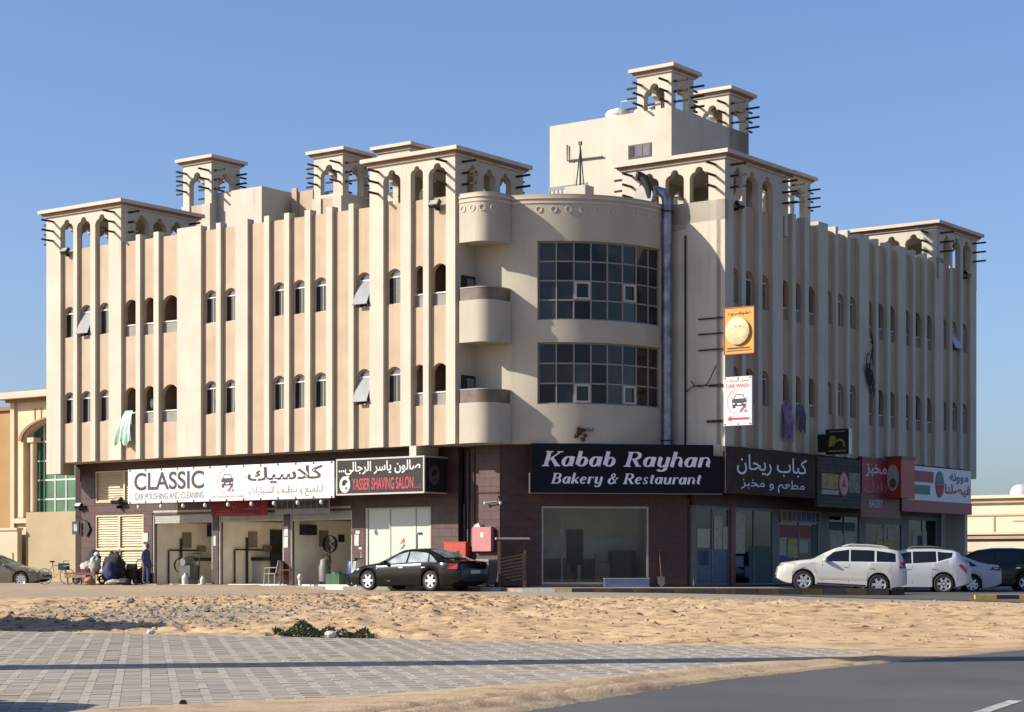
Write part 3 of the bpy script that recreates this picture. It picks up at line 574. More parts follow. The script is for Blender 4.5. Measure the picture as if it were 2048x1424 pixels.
# menu strip with pictures over the third shop
mb = MB(); mb.box(12.9,BD-0.06,2.48,16.3,BD-0.01,2.93); ms = bbuild(mb, "menu_strip", [mat("menu_cream",(0.42,0.37,0.26),0.7,0.1,5)], 'B')
for i in range(8):
    mb = MB(); mb.box(13.05+0.4*i,BD-0.075,2.53,13.33+0.4*i,BD-0.061,2.88); put("menu_picture", mb.mesh("menu_picture",[prints[(3,4,3,2,2,4,2,4)[i]]]), ms)
# ------------------------------------------------------------------ signs
def ell(cx, cy, rx, ry, a0, a1, T, t, n=14, sw=1):
    out = []
    for i in range(n+1):
        a = R(a0+(a1-a0)*i/n); out.append((cx+rx*math.cos(a), cy+ry*math.sin(a), t+(T-t)*abs(math.cos(a))**1.3))
    return out
T_, t_ = 15.5, 5.5
def st(x, y0, y1, w=T_): return [(x,y0,w),(x,y1,w)]
def sf(x, y, w=11): return [(x-w,y,t_),(x+w,y,t_)]
GL = {
 'K': (70,[st(14,0,72),sf(14,2.2,14),sf(14,69.8,14),[(18,28,t_),(58,70,t_)],sf(56,69.8,12),[(28,42,T_),(60,2,T_)],sf(60,2.2,12)]),
 'R': (70,[st(14,0,72),sf(14,2.2,14),[(2,69.8,t_),(34,69.8,t_)],ell(34,53,18,16.5,90,-90,T_,t_),[(16,36.5,t_),(34,36.5,t_)],[(34,36,T_),(56,2,T_)],sf(60,2.2,9)]),
 'B': (68,[st(14,0,72),[(2,2.2,t_),(34,2.2,t_)],[(2,69.8,t_),(32,69.8,t_)],ell(32,54,16,15.5,90,-90,T_,t_),[(16,38,t_),(32,38,t_)],ell(34,20,20,18,90,-90,T_,t_)]),
 'a': (52,[ell(22,24,15,22,0,360,T_,t_,22),st(40,48,10),[(40,12,T_),(43,4,9),(50,4,t_)]]),
 'b': (52,[st(10,74,8),[(2,71,t_),(12,72,t_)],ell(27,23,15,21,0,360,T_,t_,22)]),
 'y': (52,[[(2,46,t_),(12,46,9)],st(11,47,16),ell(25,16,14,14,180,320,T_,t_),st(42,48,-2),ell(26,-4,16,16,0,-150,T_,t_),[(11,-13,9),(13,-15,9)]]),
 'h': (54,[st(10,74,0),[(2,71,t_),(12,72,t_)],ell(26,30,15,17,180,0,10,t_),st(41,30,8),[(41,10,T_),(45,4,8),(52,4,t_)]]),
 'n': (54,[[(2,45,t_),(10,46,t_)],st(10,48,0),ell(26,30,15,17,180,0,10,t_),st(41,30,8),[(41,10,T_),(45,4,8),(52,4,t_)]]),
 'k': (52,[st(10,74,0),[(2,71,t_),(12,72,t_)],[(14,20,t_),(40,44,t_)],[(37,43,10),(43,43,10)],[(22,28,T_),(40,5,T_)],[(40,4,8),(50,4,t_)]]),
 'e': (46,[[(9,24,t_),(37,30,t_)],ell(22,24,15,22,25,320,T_,t_,20)]),
 'r': (40,[[(2,45,t_),(10,46,t_)],st(10,48,0),ell(24,32,13,14,180,60,8,t_),[(30,42,11),(36,42,11)]]),
 's': (40,[ell(20,35,11,11,30,200,8,5),[(10,31,9),(29,17,9)],ell(19,13,12,11,20,-160,8,5),[(6,12,9),(9,12,9)],[(28,38,8),(31,38,8)]]),
 't': (34,[st(14,64,12),[(3,46,t_),(28,46,t_)],[(14,13,T_),(18,4,8),(28,5,t_)]]),
 'u': (54,[[(2,46,t_),(10,46,t_)],st(10,47,16),ell(24,16,14,14,180,340,T_,t_),st(41,48,8),[(41,10,T_),(45,4,8),(52,4,t_)]]),
 '&': (64,[ell(26,56,10,14,0,360,9,t_,18),[(20,46,9),(54,3,9)],ell(24,20,18,19,110,330,T_,t_),[(42,14,t_),(54,40,t_)],sf(54,40,8)]),
 ' ': (30,[])}
def serif_mesh(text, m, box, d, slant=0.24, shrink=1.0):
    mb = MB(); x = 0; strokes = []
    for ch in text:
        w, ss = GL[ch]
        for s in ss: strokes.append([(x+p[0]+p[1]*slant, p[1], p[2]) for p in s])
        x += w+3
    xs = [p[0] for s in strokes for p in s]; x0, x1 = min(xs)-4, max(xs)+4
    sx = (box[1]-box[0])/(x1-x0); sz = (box[3]-box[2])/72.0
    for k, s in enumerate(strokes):
        L, Rr = [], []
        for i, (px_, py_, w) in enumerate(s):
            a = s[max(i-1,0)]; b = s[min(i+1,len(s)-1)]; dx, dy = b[0]-a[0], b[1]-a[1]; l = math.hypot(dx,dy) or 1
            nx, ny = -dy/l*w/2, dx/l*w/2; L.append((px_+nx, py_+ny)); Rr.append((px_-nx, py_-ny))
        dd = d-0.012-0.0006*(k%5)
        V = []
        for (lx,ly),(qx,qy) in zip(L,Rr): V += [(box[0]+(lx-x0)*sx, dd, box[2]+ly*sz), (box[0]+(qx-x0)*sx, dd, box[2]+qy*sz)]
        mb.add(V, [(2*i,2*i+1,2*i+3,2*i+2) for i in range(len(s)-1)])
    return mb.mesh("lettering", [m])
ink = mat("charcoal_ink",(0.035,0.035,0.045),0.6); redink = mat("red_ink",(0.55,0.05,0.07),0.6); greyink = mat("grey_ink",(0.16,0.16,0.17),0.6)
vinyl = mat("white_vinyl",(0.82,0.80,0.78),0.55,0.03,1.2)
def ringpoly(cx, cz, r0, r1, a0, a1, n=24):
    p = [(cx+r1*math.cos(R(a0+(a1-a0)*i/n)), cz+r1*math.sin(R(a0+(a1-a0)*i/n))) for i in range(n+1)]
    q = [(cx+r0*math.cos(R(a0+(a1-a0)*i/n)), cz+r0*math.sin(R(a0+(a1-a0)*i/n))) for i in range(n+1)]
    return p+q[::-1]
def disc(cx, cz, rx, rz, n=24): return [(cx+rx*math.cos(2*math.pi*i/n), cz+rz*math.sin(2*math.pi*i/n)) for i in range(n)]
def car_logo(parent, cx, cz, s, d):      # round car wash emblem: arc, car seen from the front, red splash
    def pp(name, m, polys, e):
        mb = MB()
        for k, p in enumerate(polys): mb.prism([(cx+x*s, cz+z*s) for x,z in p], d-e-0.0005*k, d-0.0005)
        put(name, mb.mesh(name,[m]), parent)
    pp("emblem_arc", mat("pink_ink",(0.62,0.22,0.24),0.6), [ringpoly(0,0,0.95,1.0,95,265), ringpoly(0.03,0,0.84,0.87,100,262)], 0.004)
    pp("emblem_car", mat("navy_ink",(0.03,0.03,0.07),0.6), [[(-0.55,0.12),(-0.42,0.22),(0.62,0.22),(0.78,0.12),(0.72,-0.25),(0.66,-0.52),(0.48,-0.52),(0.44,-0.36),(-0.22,-0.36),(-0.26,-0.52),(-0.48,-0.52),(-0.52,-0.25)],
        [(-0.42,0.215),(-0.22,0.56),(0.44,0.56),(0.62,0.215),(0.55,0.215),(0.40,0.50),(-0.18,0.50),(-0.35,0.215)], [(-0.66,0.26),(-0.50,0.2),(-0.52,0.3)], [(0.72,0.2),(0.88,0.28),(0.74,0.3)]], 0.006)
    pp("emblem_headlight", vinyl, [[(-0.5,-0.08),(-0.25,-0.14),(-0.3,-0.22),(-0.48,-0.2)],[(0.48,-0.14),(0.7,-0.08),(0.68,-0.2),(0.5,-0.22)],[(-0.08,-0.14),(0.32,-0.14),(0.30,-0.26),(-0.06,-0.26)]], 0.010)
    pp("emblem_splash", redink, [[(0.1,-0.80),(0.45,-0.42),(0.72,-0.38),(0.5,-0.58),(0.3,-0.82)],[(0.5,-0.80),(0.72,-0.62),(0.80,-0.84)]], 0.012)
# --- white car polish banner
u0, u1, z0, z1 = -16.85, -5.66, 3.28, 4.66
sg = thing_at("shop_sign", "long white banner reading CLASSIC over the car wash garages", "sign", 'A', u0, -0.12, z0)
w, h = u1-u0, z1-z0
mb = MB(); mb.box(0,0,0,w,0.05,h); put("banner", mb.mesh("banner",[vinyl]), sg)
for x in np.linspace(0.2,w-0.2,9): mb = MB(); mb.box(x-0.03,0.051,h-0.3,x+0.03,1.4,h-0.24); put("bracket", mb.mesh("bracket",[greym]), sg)
for x in np.linspace(0.12,w-0.12,13):
    for z in (0.03,h-0.06): mb = MB(); mb.box(x-0.035,-0.012,z-0.02,x+0.035,-0.001,z+0.05); put("clip", mb.mesh("clip",[bulk]), sg)
lettering("CLASSIC", ink, (0.37,4.35,0.52,1.24), 0, sg, bold=0.018)
lettering("CAR POLISHING AND CLEANING", greyink, (0.40,4.35,0.14,0.40), 0, sg)
lettering("\ufeda\ufef4\ufeb3\ufefc\ufedb", ink, (6.72,10.62,0.62,1.26), 0, sg, bold=0.022)
lettering("\ufe95\ufe8d\ufead\ufe8e\ufef4\ufeb4\ufedf\ufe8d \ufed2\ufef4\ufec8\ufee8\ufe97 \ufeed \ufeca\ufef4\ufee4\ufee0\ufe98\ufedf", greyink, (6.78,10.62,0.10,0.52), 0, sg)
car_logo(sg, 5.58, 0.78, 0.50, 0)
lettering("CLASSIC CAR POLISHING AND CLEANING", mat("pink_ink",(0.62,0.22,0.24),0.6), (4.65,6.55,0.13,0.21), 0, sg)
bulbm = MB(); bulbm.ball((0,0,-0.14),(0.075,0.075,0.09),10,7); bulb_me = bulbm.mesh("light_bulb",[mat("milky_bulb",(0.82,0.80,0.76),0.3,0.0)],True)
cap = MB(); cap.cyl((0,0,-0.07),(0,0,0.02),0.03,n=8); cap_me = cap.mesh("bulb_holder",[bulk])
for u, nth in zip((-16.26,-14.95,-13.70,-12.47,-11.21,-9.95,-8.76,-7.53,-6.33),("leftmost","second from the left","third from the left","fourth from the left","middle fifth","fourth from the right","third from the right","second from the right","rightmost")):
    t = thing_at("light_bulb", "white round bulb hanging under the CLASSIC banner, %s of nine" % nth, "light bulb", 'A', u, -0.09, z0-0.005, "bulbs hanging under the white banner")
    put("globe", bulb_me, t); put("bulb_holder", cap_me, t)
# --- shaving salon box sign
sg = thing_at("shop_sign", "black box sign with white Arabic and red SHAVING SALON lettering", "sign", 'A', -5.58, -0.10, 3.36)
w, h = 4.24, 1.36; blackp = mat("black_sign_panel",(0.032,0.030,0.030),0.55,0.08,2,spec=0.2)
mb = MB(); mb.box(0.06,0.02,0.06,w-0.06,1.38,h-0.06); put("sign_box", mb.mesh("sign_box",[blackp]), sg)
mb = MB()
for a in ((0,0,0,w,0.06,0.06),(0,0,h-0.06,w,0.06,h),(0,0,0.06,0.06,0.06,h-0.06),(w-0.06,0,0.06,w,0.06,h-0.06),(w-0.06,0.06,0,w,1.38,0.05),(w-0.06,0.06,h-0.05,w,1.38,h)): mb.box(*a)
put("sign_frame", mb.mesh("sign_frame",[alu]), sg)
lettering("...\ufef2\ufedf\ufe8e\ufe9f\ufeae\ufedf\ufe8d \ufeae\ufeb3\ufe8e\ufef3 \ufee5\ufeee\ufedf\ufe8e\ufebb", white, (0.12,4.05,0.66,1.24), 0.02, sg, bold=0.02)
lettering("YASSER SHAVING SALON", redink, (0.78,3.72,0.18,0.62), 0.02, sg, bold=0.02)
lettering("L.L.C", redink, (3.78,4.1,0.2,0.34), 0.02, sg)
def head_logo(par, cx, cz, s, d, m1, m2, flip=None):
    mb = MB(); mb.prism(disc(cx,cz,s*0.85,s),d-0.008,d-0.0005); a = put("emblem_disc", mb.mesh("emblem_disc",[m1]), par)
    mb = MB(); mb.prism([(cx+x*s,cz+z*s) for x,z in ((-0.5,0.1),(-0.3,0.5),(0.15,0.62),(0.5,0.35),(0.2,0.15),(0.05,-0.1),(-0.3,-0.15))],d-0.014,d-0.0085); mb.prism([(cx+x*s,cz+z*s) for x,z in ((0.1,-0.35),(0.35,-0.25),(0.3,-0.6),(0.15,-0.65))],d-0.014,d-0.0085)
    b = put("emblem_head", mb.mesh("emblem_head",[m2]), par); return a, b
head_logo(sg, 0.42, 0.40, 0.31, 0.02, white, blackp)
ring_m = mat("grey_logo_print",(0.12,0.115,0.11),0.5)
for o in head_logo(sg, 0.66, 0.68, 0.36, 0.0, ring_m, blackp): o.location = (w-0.06,0.0,0.0); o.rotation_euler = (0,0,R(90))
# --- restaurant sign on the cut corner
navy = mat("dark_navy_panel",(0.008,0.009,0.016),0.55,0.12,1.5,spec=0.15)
sg = thing_at("shop_sign", "dark navy corner sign reading Kabab Rayhan Bakery & Restaurant", "sign", 'C', 1.81, -0.02, 3.33)
w, h = 7.0, 1.76
mb = MB(); mb.prism([(0,0),(w,0),(w,1.36),(6.68,1.36),(6.68,h),(0,h)],0,0.16); put("sign_panel", mb.mesh("sign_panel",[navy]), sg)
mb = MB(); mb.box(-0.06,-0.01,-0.03,w,0.1,0.012-0.013); mb.box(-0.06,-0.01,-0.001,-0.02,0.1,0.7); put("sign_trim", mb.mesh("sign_trim",[greym]), sg)
lilac = mat("white_acrylic_letters",(0.98,0.97,1.1),0.35)
put("lettering", serif_mesh("Kabab Rayhan", lilac, (0.36,6.58,0.95,1.48), 0), sg)
put("lettering", serif_mesh("Bakery & Restaurant", lilac, (0.70,6.25,0.33,0.70), 0), sg)
# --- Arabic restaurant sign on the shaded side
slate = mat("dark_wood_panel",(0.085,0.058,0.050),0.65,0.15,2.5,spec=0.05)
sg = thing_at("shop_sign", "dark brown sign with white Arabic script beside the corner restaurant sign", "sign", 'B', 6.30, -0.11, 3.36)
w, h = 6.9, 1.70
mb = MB(); mb.box(0,0,0,w,0.14,h); put("sign_panel", mb.mesh("sign_panel",[slate]), sg)
lettering("\ufee5\ufe8e\ufea4\ufef3\ufead \ufe8f\ufe8e\ufe92\ufedb", lilac, (0.8,6.2,0.72,1.48), 0, sg, bold=0.006)
lettering("\ufeb0\ufe92\ufea8\ufee3 \ufeed \ufee2\ufecc\ufec4\ufee3", lilac, (1.1,6.0,0.12,0.62), 0, sg)
# --- striped timber sign with round emblem
sg = thing_at("shop_sign", "ribbed dark timber sign with a yellow panel and round red emblem", "sign", 'B', 13.35, -0.12, 3.05)
w, h = 3.75, 1.98; rib = mat("ribbed_timber",(0.085,0.066,0.055),0.75,0.2,4)
for k in range(13):
    mb = MB(); mb.box(0,-0.015*(k%2),0.152*k,w,0.12,0.152*k+0.145); put("slat", mb.mesh("slat",[rib]), sg)
mb = MB(); mb.box(0.3,-0.05,0.72,1.75,-0.016,1.32); put("yellow_panel", mb.mesh("yellow_panel",[mat("olive_yellow_print",(0.42,0.33,0.10),0.6,0.2,5)]), sg)
mb = MB(); mb.box(0.3,-0.05,0.50,1.75,-0.016,0.68); put("white_strip", mb.mesh("white_strip",[mat("dull_white_print",(0.42,0.42,0.44),0.6,0.1,5)]), sg)
mb = MB(); mb.box(2.6,-0.05,0.62,3.6,-0.016,1.42); put("cream_panel", mb.mesh("cream_panel",[mat("gold_print",(0.30,0.25,0.16),0.6,0.3,7)]), sg)
mb = MB(); mb.prism(disc(2.12,0.95,0.44,0.50),-0.07,-0.017); put("emblem_rim", mb.mesh("emblem_rim",[redink]), sg)
mb = MB(); mb.prism(disc(2.12,0.95,0.37,0.43),-0.08,-0.071); put("emblem_disc", mb.mesh("emblem_disc",[mat("peach_print",(0.62,0.42,0.34),0.6,0.1,5)]), sg)
mb = MB(); mb.prism([(1.92,0.82),(2.12,1.2),(2.32,0.82)],-0.085,-0.081); put("emblem_mark", mb.mesh("emblem_mark",[redink]), sg)
# --- red bakery sign and its projecting box
redp = mat("red_sign_panel",(0.46,0.035,0.04),0.5,0.12,2); redd = mat("dull_red_panel",(0.24,0.05,0.045),0.5,0.12,2)
sg = thing_at("shop_sign", "red bakery sign with white Arabic word above a dull red strip", "sign", 'B', 17.15, -0.14, 2.72)
mb = MB(); mb.box(0,0.03,0.0,3.65,0.16,1.0); put("lower_panel", mb.mesh("lower_panel",[redd]), sg)
mb = MB(); mb.box(0.05,0,1.0,2.6,0.16,2.35); put("sign_panel", mb.mesh("sign_panel",[redp]), sg)
mb = MB(); mb.box(0,-0.03,2.35,2.65,0.18,2.47); mb.box(0,-0.02,1.0,0.05,0.16,2.35); put("sign_frame", mb.mesh("sign_frame",[redd]), sg)
lettering("\ufeb0\ufe92\ufea8\ufee3", white, (0.35,2.3,1.65,2.2), 0, sg, bold=0.02)
lettering("\ufede\ufe91\ufe8e\ufe91", mat("pink_letters",(0.50,0.16,0.13),0.5), (0.2,2.4,1.0,1.5), 0, sg, bold=0.03)
lettering("BAKERY", mat("pale_letters",(0.55,0.52,0.50),0.5), (0.75,2.0,0.42,0.75), 0.03, sg, bold=0.03)
sg = thing_at("projecting_sign", "bright red projecting box sign with an oval white picture", "sign", 'B', 19.55, -0.75, 3.55)
mb = MB(); mb.box(0,0,0,1.3,0.74,1.62); put("sign_box", mb.mesh("sign_box",[mat("bright_red_panel",(0.50,0.055,0.035),0.45,0.08,2)]), sg)
mb = MB(); mb.box(-0.02,-0.03,1.62,1.35,0.74,1.74); put("sign_cap", mb.mesh("sign_cap",[redd]), sg)
mb = MB(); mb.prism(disc(-0.37,0.85,0.27,0.55),-0.02,-0.0005); o = put("oval_picture", mb.mesh("oval_picture",[mat("dull_cream_print",(0.55,0.52,0.46),0.5,0.1,6)]), sg); o.rotation_euler = (0,0,R(-90))
mb = MB(); mb.prism(disc(-0.36,0.62,0.15,0.2),-0.03,-0.021); o = put("oval_picture", mb.mesh("oval_picture",[mat("brown_print",(0.20,0.13,0.05),0.5,0.2,9)]), sg); o.rotation_euler = (0,0,R(-90))
# --- white, red and green shop sign at the far end
sg = thing_at("shop_sign", "white shop sign with red and green stripes and tomato coloured emblem", "sign", 'B', 20.85, -0.14, 3.40)
w, h = 7.25, 1.62; wp = mat("cool_white_panel",(0.92,0.93,0.97),0.4,0.06,1.0)
mb = MB(); mb.box(0,0,0.16,w,0.16,h); put("sign_panel", mb.mesh("sign_panel",[wp]), sg)
mb = MB(); mb.box(0,-0.04,-0.35,w,0.2,0.155); put("red_band", mb.mesh("red_band",[mat("crimson_panel",(0.36,0.02,0.045),0.45,0.1,2)]), sg)
mb = MB(); mb.box(0.1,-0.02,0.95,3.2,-0.001,1.42); put("red_stripe", mb.mesh("red_stripe",[mat("crimson_print",(0.42,0.03,0.06),0.5,0.2,6)]), sg)
gp = mat("green_print",(0.03,0.24,0.14),0.5,0.25,7)
mb = MB(); mb.box(0.45,-0.02,0.42,2.85,-0.001,0.82); put("green_stripe", mb.mesh("green_stripe",[gp]), sg)
mb = MB(); mb.prism([(3.85+0.42*math.cos(R(a)),0.92+0.56*math.sin(R(a))) for a in range(0,181,15)],-0.03,-0.001); put("emblem_top", mb.mesh("emblem_top",[gp]), sg)
mb = MB(); mb.prism([(3.85+0.42*math.cos(R(a)),0.90+0.56*math.sin(R(a))) for a in range(180,361,15)],-0.03,-0.001); put("emblem_base", mb.mesh("emblem_base",[redink]), sg)
lettering("\ufeea\ufee7\ufeed\ufeee\ufee3", mat("teal_ink",(0.02,0.07,0.10),0.5), (4.9,6.95,0.98,1.46), 0, sg, bold=0.03)
lettering("\ufe8e\ufee8\ufee0\ufebc\ufef4\ufed3", redink, (4.4,7.15,0.42,0.96), 0, sg, bold=0.03)
# --- projecting signs at the corner pier
sg = thing_at("projecting_sign", "orange projecting sign with a round cream picture, above the car wash sign", "sign", 'A', 7.46, 6.28, 8.37)
mb = MB(); mb.box(0,0,0,1.20,0.13,1.64); put("sign_box", mb.mesh("sign_box",[mat("orange_panel",(0.85,0.36,0.035),0.5,0.06,2)]), sg)
mb = MB()
for a in ((-0.03,-0.02,-0.03,1.23,0.14,0.0),(-0.03,-0.02,1.64,1.23,0.14,1.67),(-0.03,-0.02,0,0,0.14,1.64),(1.20,-0.02,0,1.23,0.14,1.64)): mb.box(*a)
put("sign_frame", mb.mesh("sign_frame",[mat("rust_frame",(0.40,0.12,0.05),0.5)]), sg)
mb = MB(); mb.lathe([(0.0,-0.14),(0.40,-0.13),(0.49,-0.10),(0.50,0.0)],(0.575,0,0.80),'y',28); put("round_picture", mb.mesh("round_picture",[mat("cream_disc",(0.82,0.70,0.40),0.5,0.12,5)],True), sg)
mb = MB(); mb.prism([(0.30,0.92),(0.44,0.86),(0.46,0.84),(0.34,0.88)],-0.155,-0.14); mb.prism([(0.5,1.0),(0.56,1.0),(0.55,0.95),(0.5,0.95)],-0.155,-0.14); mb.prism([(0.66,1.0),(0.71,1.0),(0.71,0.95),(0.66,0.95)],-0.155,-0.14); put("picture_mark", mb.mesh("picture_mark",[mat("tan_ink",(0.60,0.48,0.26),0.6)]), sg)
lettering("\ufee9\ufeee\ufeb4\ufed3\ufeee\ufed4\ufeeb", mat("dark_brown_ink",(0.06,0.03,0.015),0.6), (0.13,1.12,1.36,1.52), 0, sg, bold=0.03)
mb = MB(); mb.box(0.08,-0.01,0.09,1.12,-0.001,0.12); mb.box(0.12,-0.01,0.17,1.05,-0.001,0.22); put("caption_bar", mb.mesh("caption_bar",[MATS["dark_brown_ink"]]), sg)
for z in (0.22,0.80,1.36):
    mb = MB(); mb.cyl((-1.15,0.08,z),(-0.03,0.08,z),0.028,n=6); put("bracket", mb.mesh("bracket",[bulk]), sg)
sg = thing_at("projecting_sign", "white CAR WASH projecting sign with a red arrow on the corner pier", "sign", 'A', 7.42, 6.28, 5.78)
mb = MB(); mb.box(0,0,0,1.16,0.12,1.76); put("sign_box", mb.mesh("sign_box",[vinyl]), sg)
lettering("CAR WASH", redink, (0.10,1.06,1.36,1.50), 0, sg, bold=0.015)
lettering("\ufe95\ufe8d\ufead\ufe8e\ufef4\ufeb4\ufedf\ufe8d \ufede\ufef4\ufeb4\ufecf", greyink, (0.12,1.04,1.54,1.70), 0, sg)
car_logo(sg, 0.60, 0.86, 0.46, 0)
mb = MB(); mb.prism([(0.14,0.24),(0.32,0.13),(0.32,0.20),(1.06,0.20),(1.06,0.28),(0.32,0.28),(0.32,0.35)],-0.008,-0.0005); put("arrow", mb.mesh("arrow",[redink]), sg)
for x, z in ((-0.75,0.2),(-0.65,1.5)):
    mb = MB(); mb.cyl((x,0.08,z),(0,0.08,z),0.045,n=6); put("bracket", mb.mesh("bracket",[bulk]), sg)
for x in (0.06,0.6,1.1):
    for z in (0.05,1.71): mb = MB(); mb.box(x-0.03,-0.012,z-0.02,x+0.03,-0.001,z+0.02); put("clip", mb.mesh("clip",[bulk]), sg)
sg = thing_at("projecting_sign", "small black projecting sign with a yellow pouring pot above the shaded shops", "sign", 'A', 7.62, 13.6, 5.08)
mb = MB(); mb.box(0.12,0,0,1.12,0.22,0.98); put("sign_box", mb.mesh("sign_box",[blackp]), sg)
mb = MB(); mb.box(1.12,0.0,0,1.135,0.22,0.98); put("side_panel", mb.mesh("side_panel",[wp]), sg)
yel = mat("dull_yellow_print",(0.42,0.36,0.05),0.5,0.15,6)
mb = MB(); mb.prism([(0.25,0.28),(0.52,0.34),(0.58,0.62),(0.50,0.72),(0.38,0.74),(0.28,0.62)],-0.01,-0.0005); mb.prism([(0.58,0.55),(0.75,0.62),(0.92,0.52),(0.98,0.28),(0.92,0.26),(0.86,0.46),(0.74,0.53),(0.58,0.45)],-0.011,-0.0005); put("pot_picture", mb.mesh("pot_picture",[yel]), sg)
mb = MB(); mb.box(0.3,-0.01,0.86,0.95,-0.0005,0.90); mb.box(0.25,-0.01,0.10,1.0,-0.0005,0.15); put("caption_bar", mb.mesh("caption_bar",[yel]), sg)
mb = MB(); mb.box(-0.25,0.05,0.1,0.12,0.15,0.8); put("bracket", mb.mesh("bracket",[bulk]), sg)
# --- small signs on the left corner of the shops
sg = thing_at("wall_sign", "small black square sign with white emblem sticking out of left corner", "sign", 'A', -21.75, 1.2, 2.10)
mb = MB(); mb.box(0,0,0,0.42,0.06,0.55); put("sign_box", mb.mesh("sign_box",[bulk]), sg); mb = MB(); mb.box(0.10,-0.008,0.13,0.32,-0.0005,0.43); put("emblem", mb.mesh("emblem",[mat("grey_white_print",(0.5,0.5,0.5),0.6,0.3,12)]), sg)
sg = thing_at("wall_sign", "black diamond shaped sign on the brown tiles beside the louvred door", "sign", 'A', -20.9, 1.25, 1.66)
mb = MB(); mb.prism([(-0.03,0.32),(-0.26,0.60),(0.0,1.02),(0.20,0.66)],0,0.04); put("sign_plate", mb.mesh("sign_plate",[bulk]), sg)
mb = MB(); mb.tube([(0.0,0.02,0.95),(-0.45,-0.2,1.25)],0.015); put("bracket", mb.mesh("bracket",[bulk]), sg)
sg = thing_at("banner", "dark red cloth banner under the CLASSIC banner over the middle garage", "banner", 'A', -12.95, 0.75, 2.72)
mb = MB(); mb.box(0,0,0,3.05,0.02,0.62); put("cloth", mb.mesh("cloth",[mat("maroon_cloth",(0.30,0.022,0.03),0.8,0.2,3)]), sg)
mb = MB(); mb.prism(ringpoly(1.25,0.42,0.09,0.12,0,360),-0.006,-0.0005); mb.box(0.3,-0.006,0.18,1.0,-0.0005,0.21); mb.box(1.7,-0.006,0.25,2.6,-0.0005,0.28); mb.box(0.25,-0.006,0.06,2.3,-0.0005,0.09); put("print", mb.mesh("print",[mat("pink_print",(0.42,0.14,0.14),0.8)]), sg)
sg = thing_at("banner", "grey strip of small pictures under the right end of the CLASSIC banner", "banner", 'A', -9.50, 0.75, 2.74)
mb = MB(); mb.box(0,0,0,2.85,0.02,0.60); put("cloth", mb.mesh("cloth",[mat("grey_cloth",(0.36,0.33,0.31),0.8,0.08,3)]), sg)
for i in range(9):
    mb = MB(); mb.box(0.08+0.305*i,-0.008,0.2,0.34+0.305*i,-0.0005,0.5); put("picture", mb.mesh("picture",[mat("dark_photo",(0.08,0.07,0.08),0.7,0.4,6)]), sg)
# ------------------------------------------------------------------ things on the building
floodm = mat("flood_glass",(0.5,0.48,0.42),0.2,0.1,5)
def flood(label, fr, u, d, z, tilt=25, s=1.0, face=floodm, ex=0.0):
    t = thing_at("floodlight", label, "floodlight", fr, u, d, z, extra=ex)
    mb = MB(); mb.box(-0.2*s,-0.34*s,-0.1*s,0.2*s,-0.2*s,0.14*s); b = mb.build("lamp_body",[bulk],t,rot=(R(-tilt),0,0))
    mb = MB(); mb.box(-0.17*s,-0.352*s,-0.07*s,0.17*s,-0.341*s,0.11*s); mb.build("lens",[face],t,rot=(R(-tilt),0,0))
    mb = MB(); mb.box(-0.03*s,-0.2*s,-0.05*s,0.03*s,0.0,0.05*s); mb.build("bracket",[bulk],t); return t
flood("black floodlight below the arches of the far left tower", 'A', -20.75, 0.14, 13.82, 35)
flood("square floodlight with pale lens near the top of the corner pier", 'A', -0.85, 0.14, 13.62, 30, 1.1)
flood("dark floodlight under the arches of the shaded corner tower", 'B', 7.35, 0.14, 13.8, 30)
flood("pale floodlight near the far right end of the shaded side", 'B', 27.9, 0.14, 13.72, 40)
flood("black floodlight on the tiles between the louvred door and vent", 'A', -18.9, GD-0.02, 3.22, 50, 1.2)
flood("white floodlight at the left end of the brown tiles", 'A', -21.3, GD-0.02, 3.15, 40, 0.9, white)
# steel exhaust duct with its blower on the roof
du = thing("exhaust_duct", "shiny round steel exhaust duct running up beside the curved bay", "duct", wl(5.15,6.05,0), TH)
mb = MB(); mb.cyl((0,0,5.0),(0,0,13.75),0.19,n=18); mb.build("duct_pipe",[steel],du,smooth=True)
for z in (6.0,7.0,8.05,9.1,10.1,11.15,12.2,13.2):
    mb = MB(); mb.cyl((0,0,z),(0,0,z+0.05),0.21,n=18); mb.build("duct_seam",[steel],du,smooth=True)
for z in (5.3,13.72):
    mb = MB(); mb.cyl((0,0,z),(0,0,z+0.05),0.23,n=18); mb.build("clamp",[bulk],du,smooth=True)
mb = MB(); mb.tube([(0,0,13.75),(0,0,14.1),(-0.03,-0.02,14.3),(-0.12,-0.06,14.45),(-0.3,-0.12,14.52),(-0.75,-0.2,14.55)],0.185,16); mb.build("duct_elbow",[steel],du,smooth=True)
bl = thing("exhaust_blower", "black and grey exhaust blower on the roof behind the curved parapet", "blower", wl(4.45,5.55,13.3), TH)
mb = MB(); mb.lathe([(0.0,-0.16),(0.40,-0.16),(0.40,0.16),(0.0,0.16)],(0.1,0,1.0),'y',20); mb.build("fan_housing",[mat("blower_grey",(0.45,0.43,0.40),0.5,0.1,4)],bl,smooth=True)
mb = MB(); mb.tube([(0.35,-0.05,0.9),(0.3,-0.1,1.3),(0.12,-0.15,1.62),(-0.02,-0.2,1.72),(-0.1,-0.3,1.74)],[0.13,0.17,0.18,0.17,0.17],14); mb.build("outlet",[bulk],bl,smooth=True)
mb = MB(); mb.box(-0.4,-0.25,0.0,0.5,0.25,0.6); mb.build("base_frame",[greym],bl)
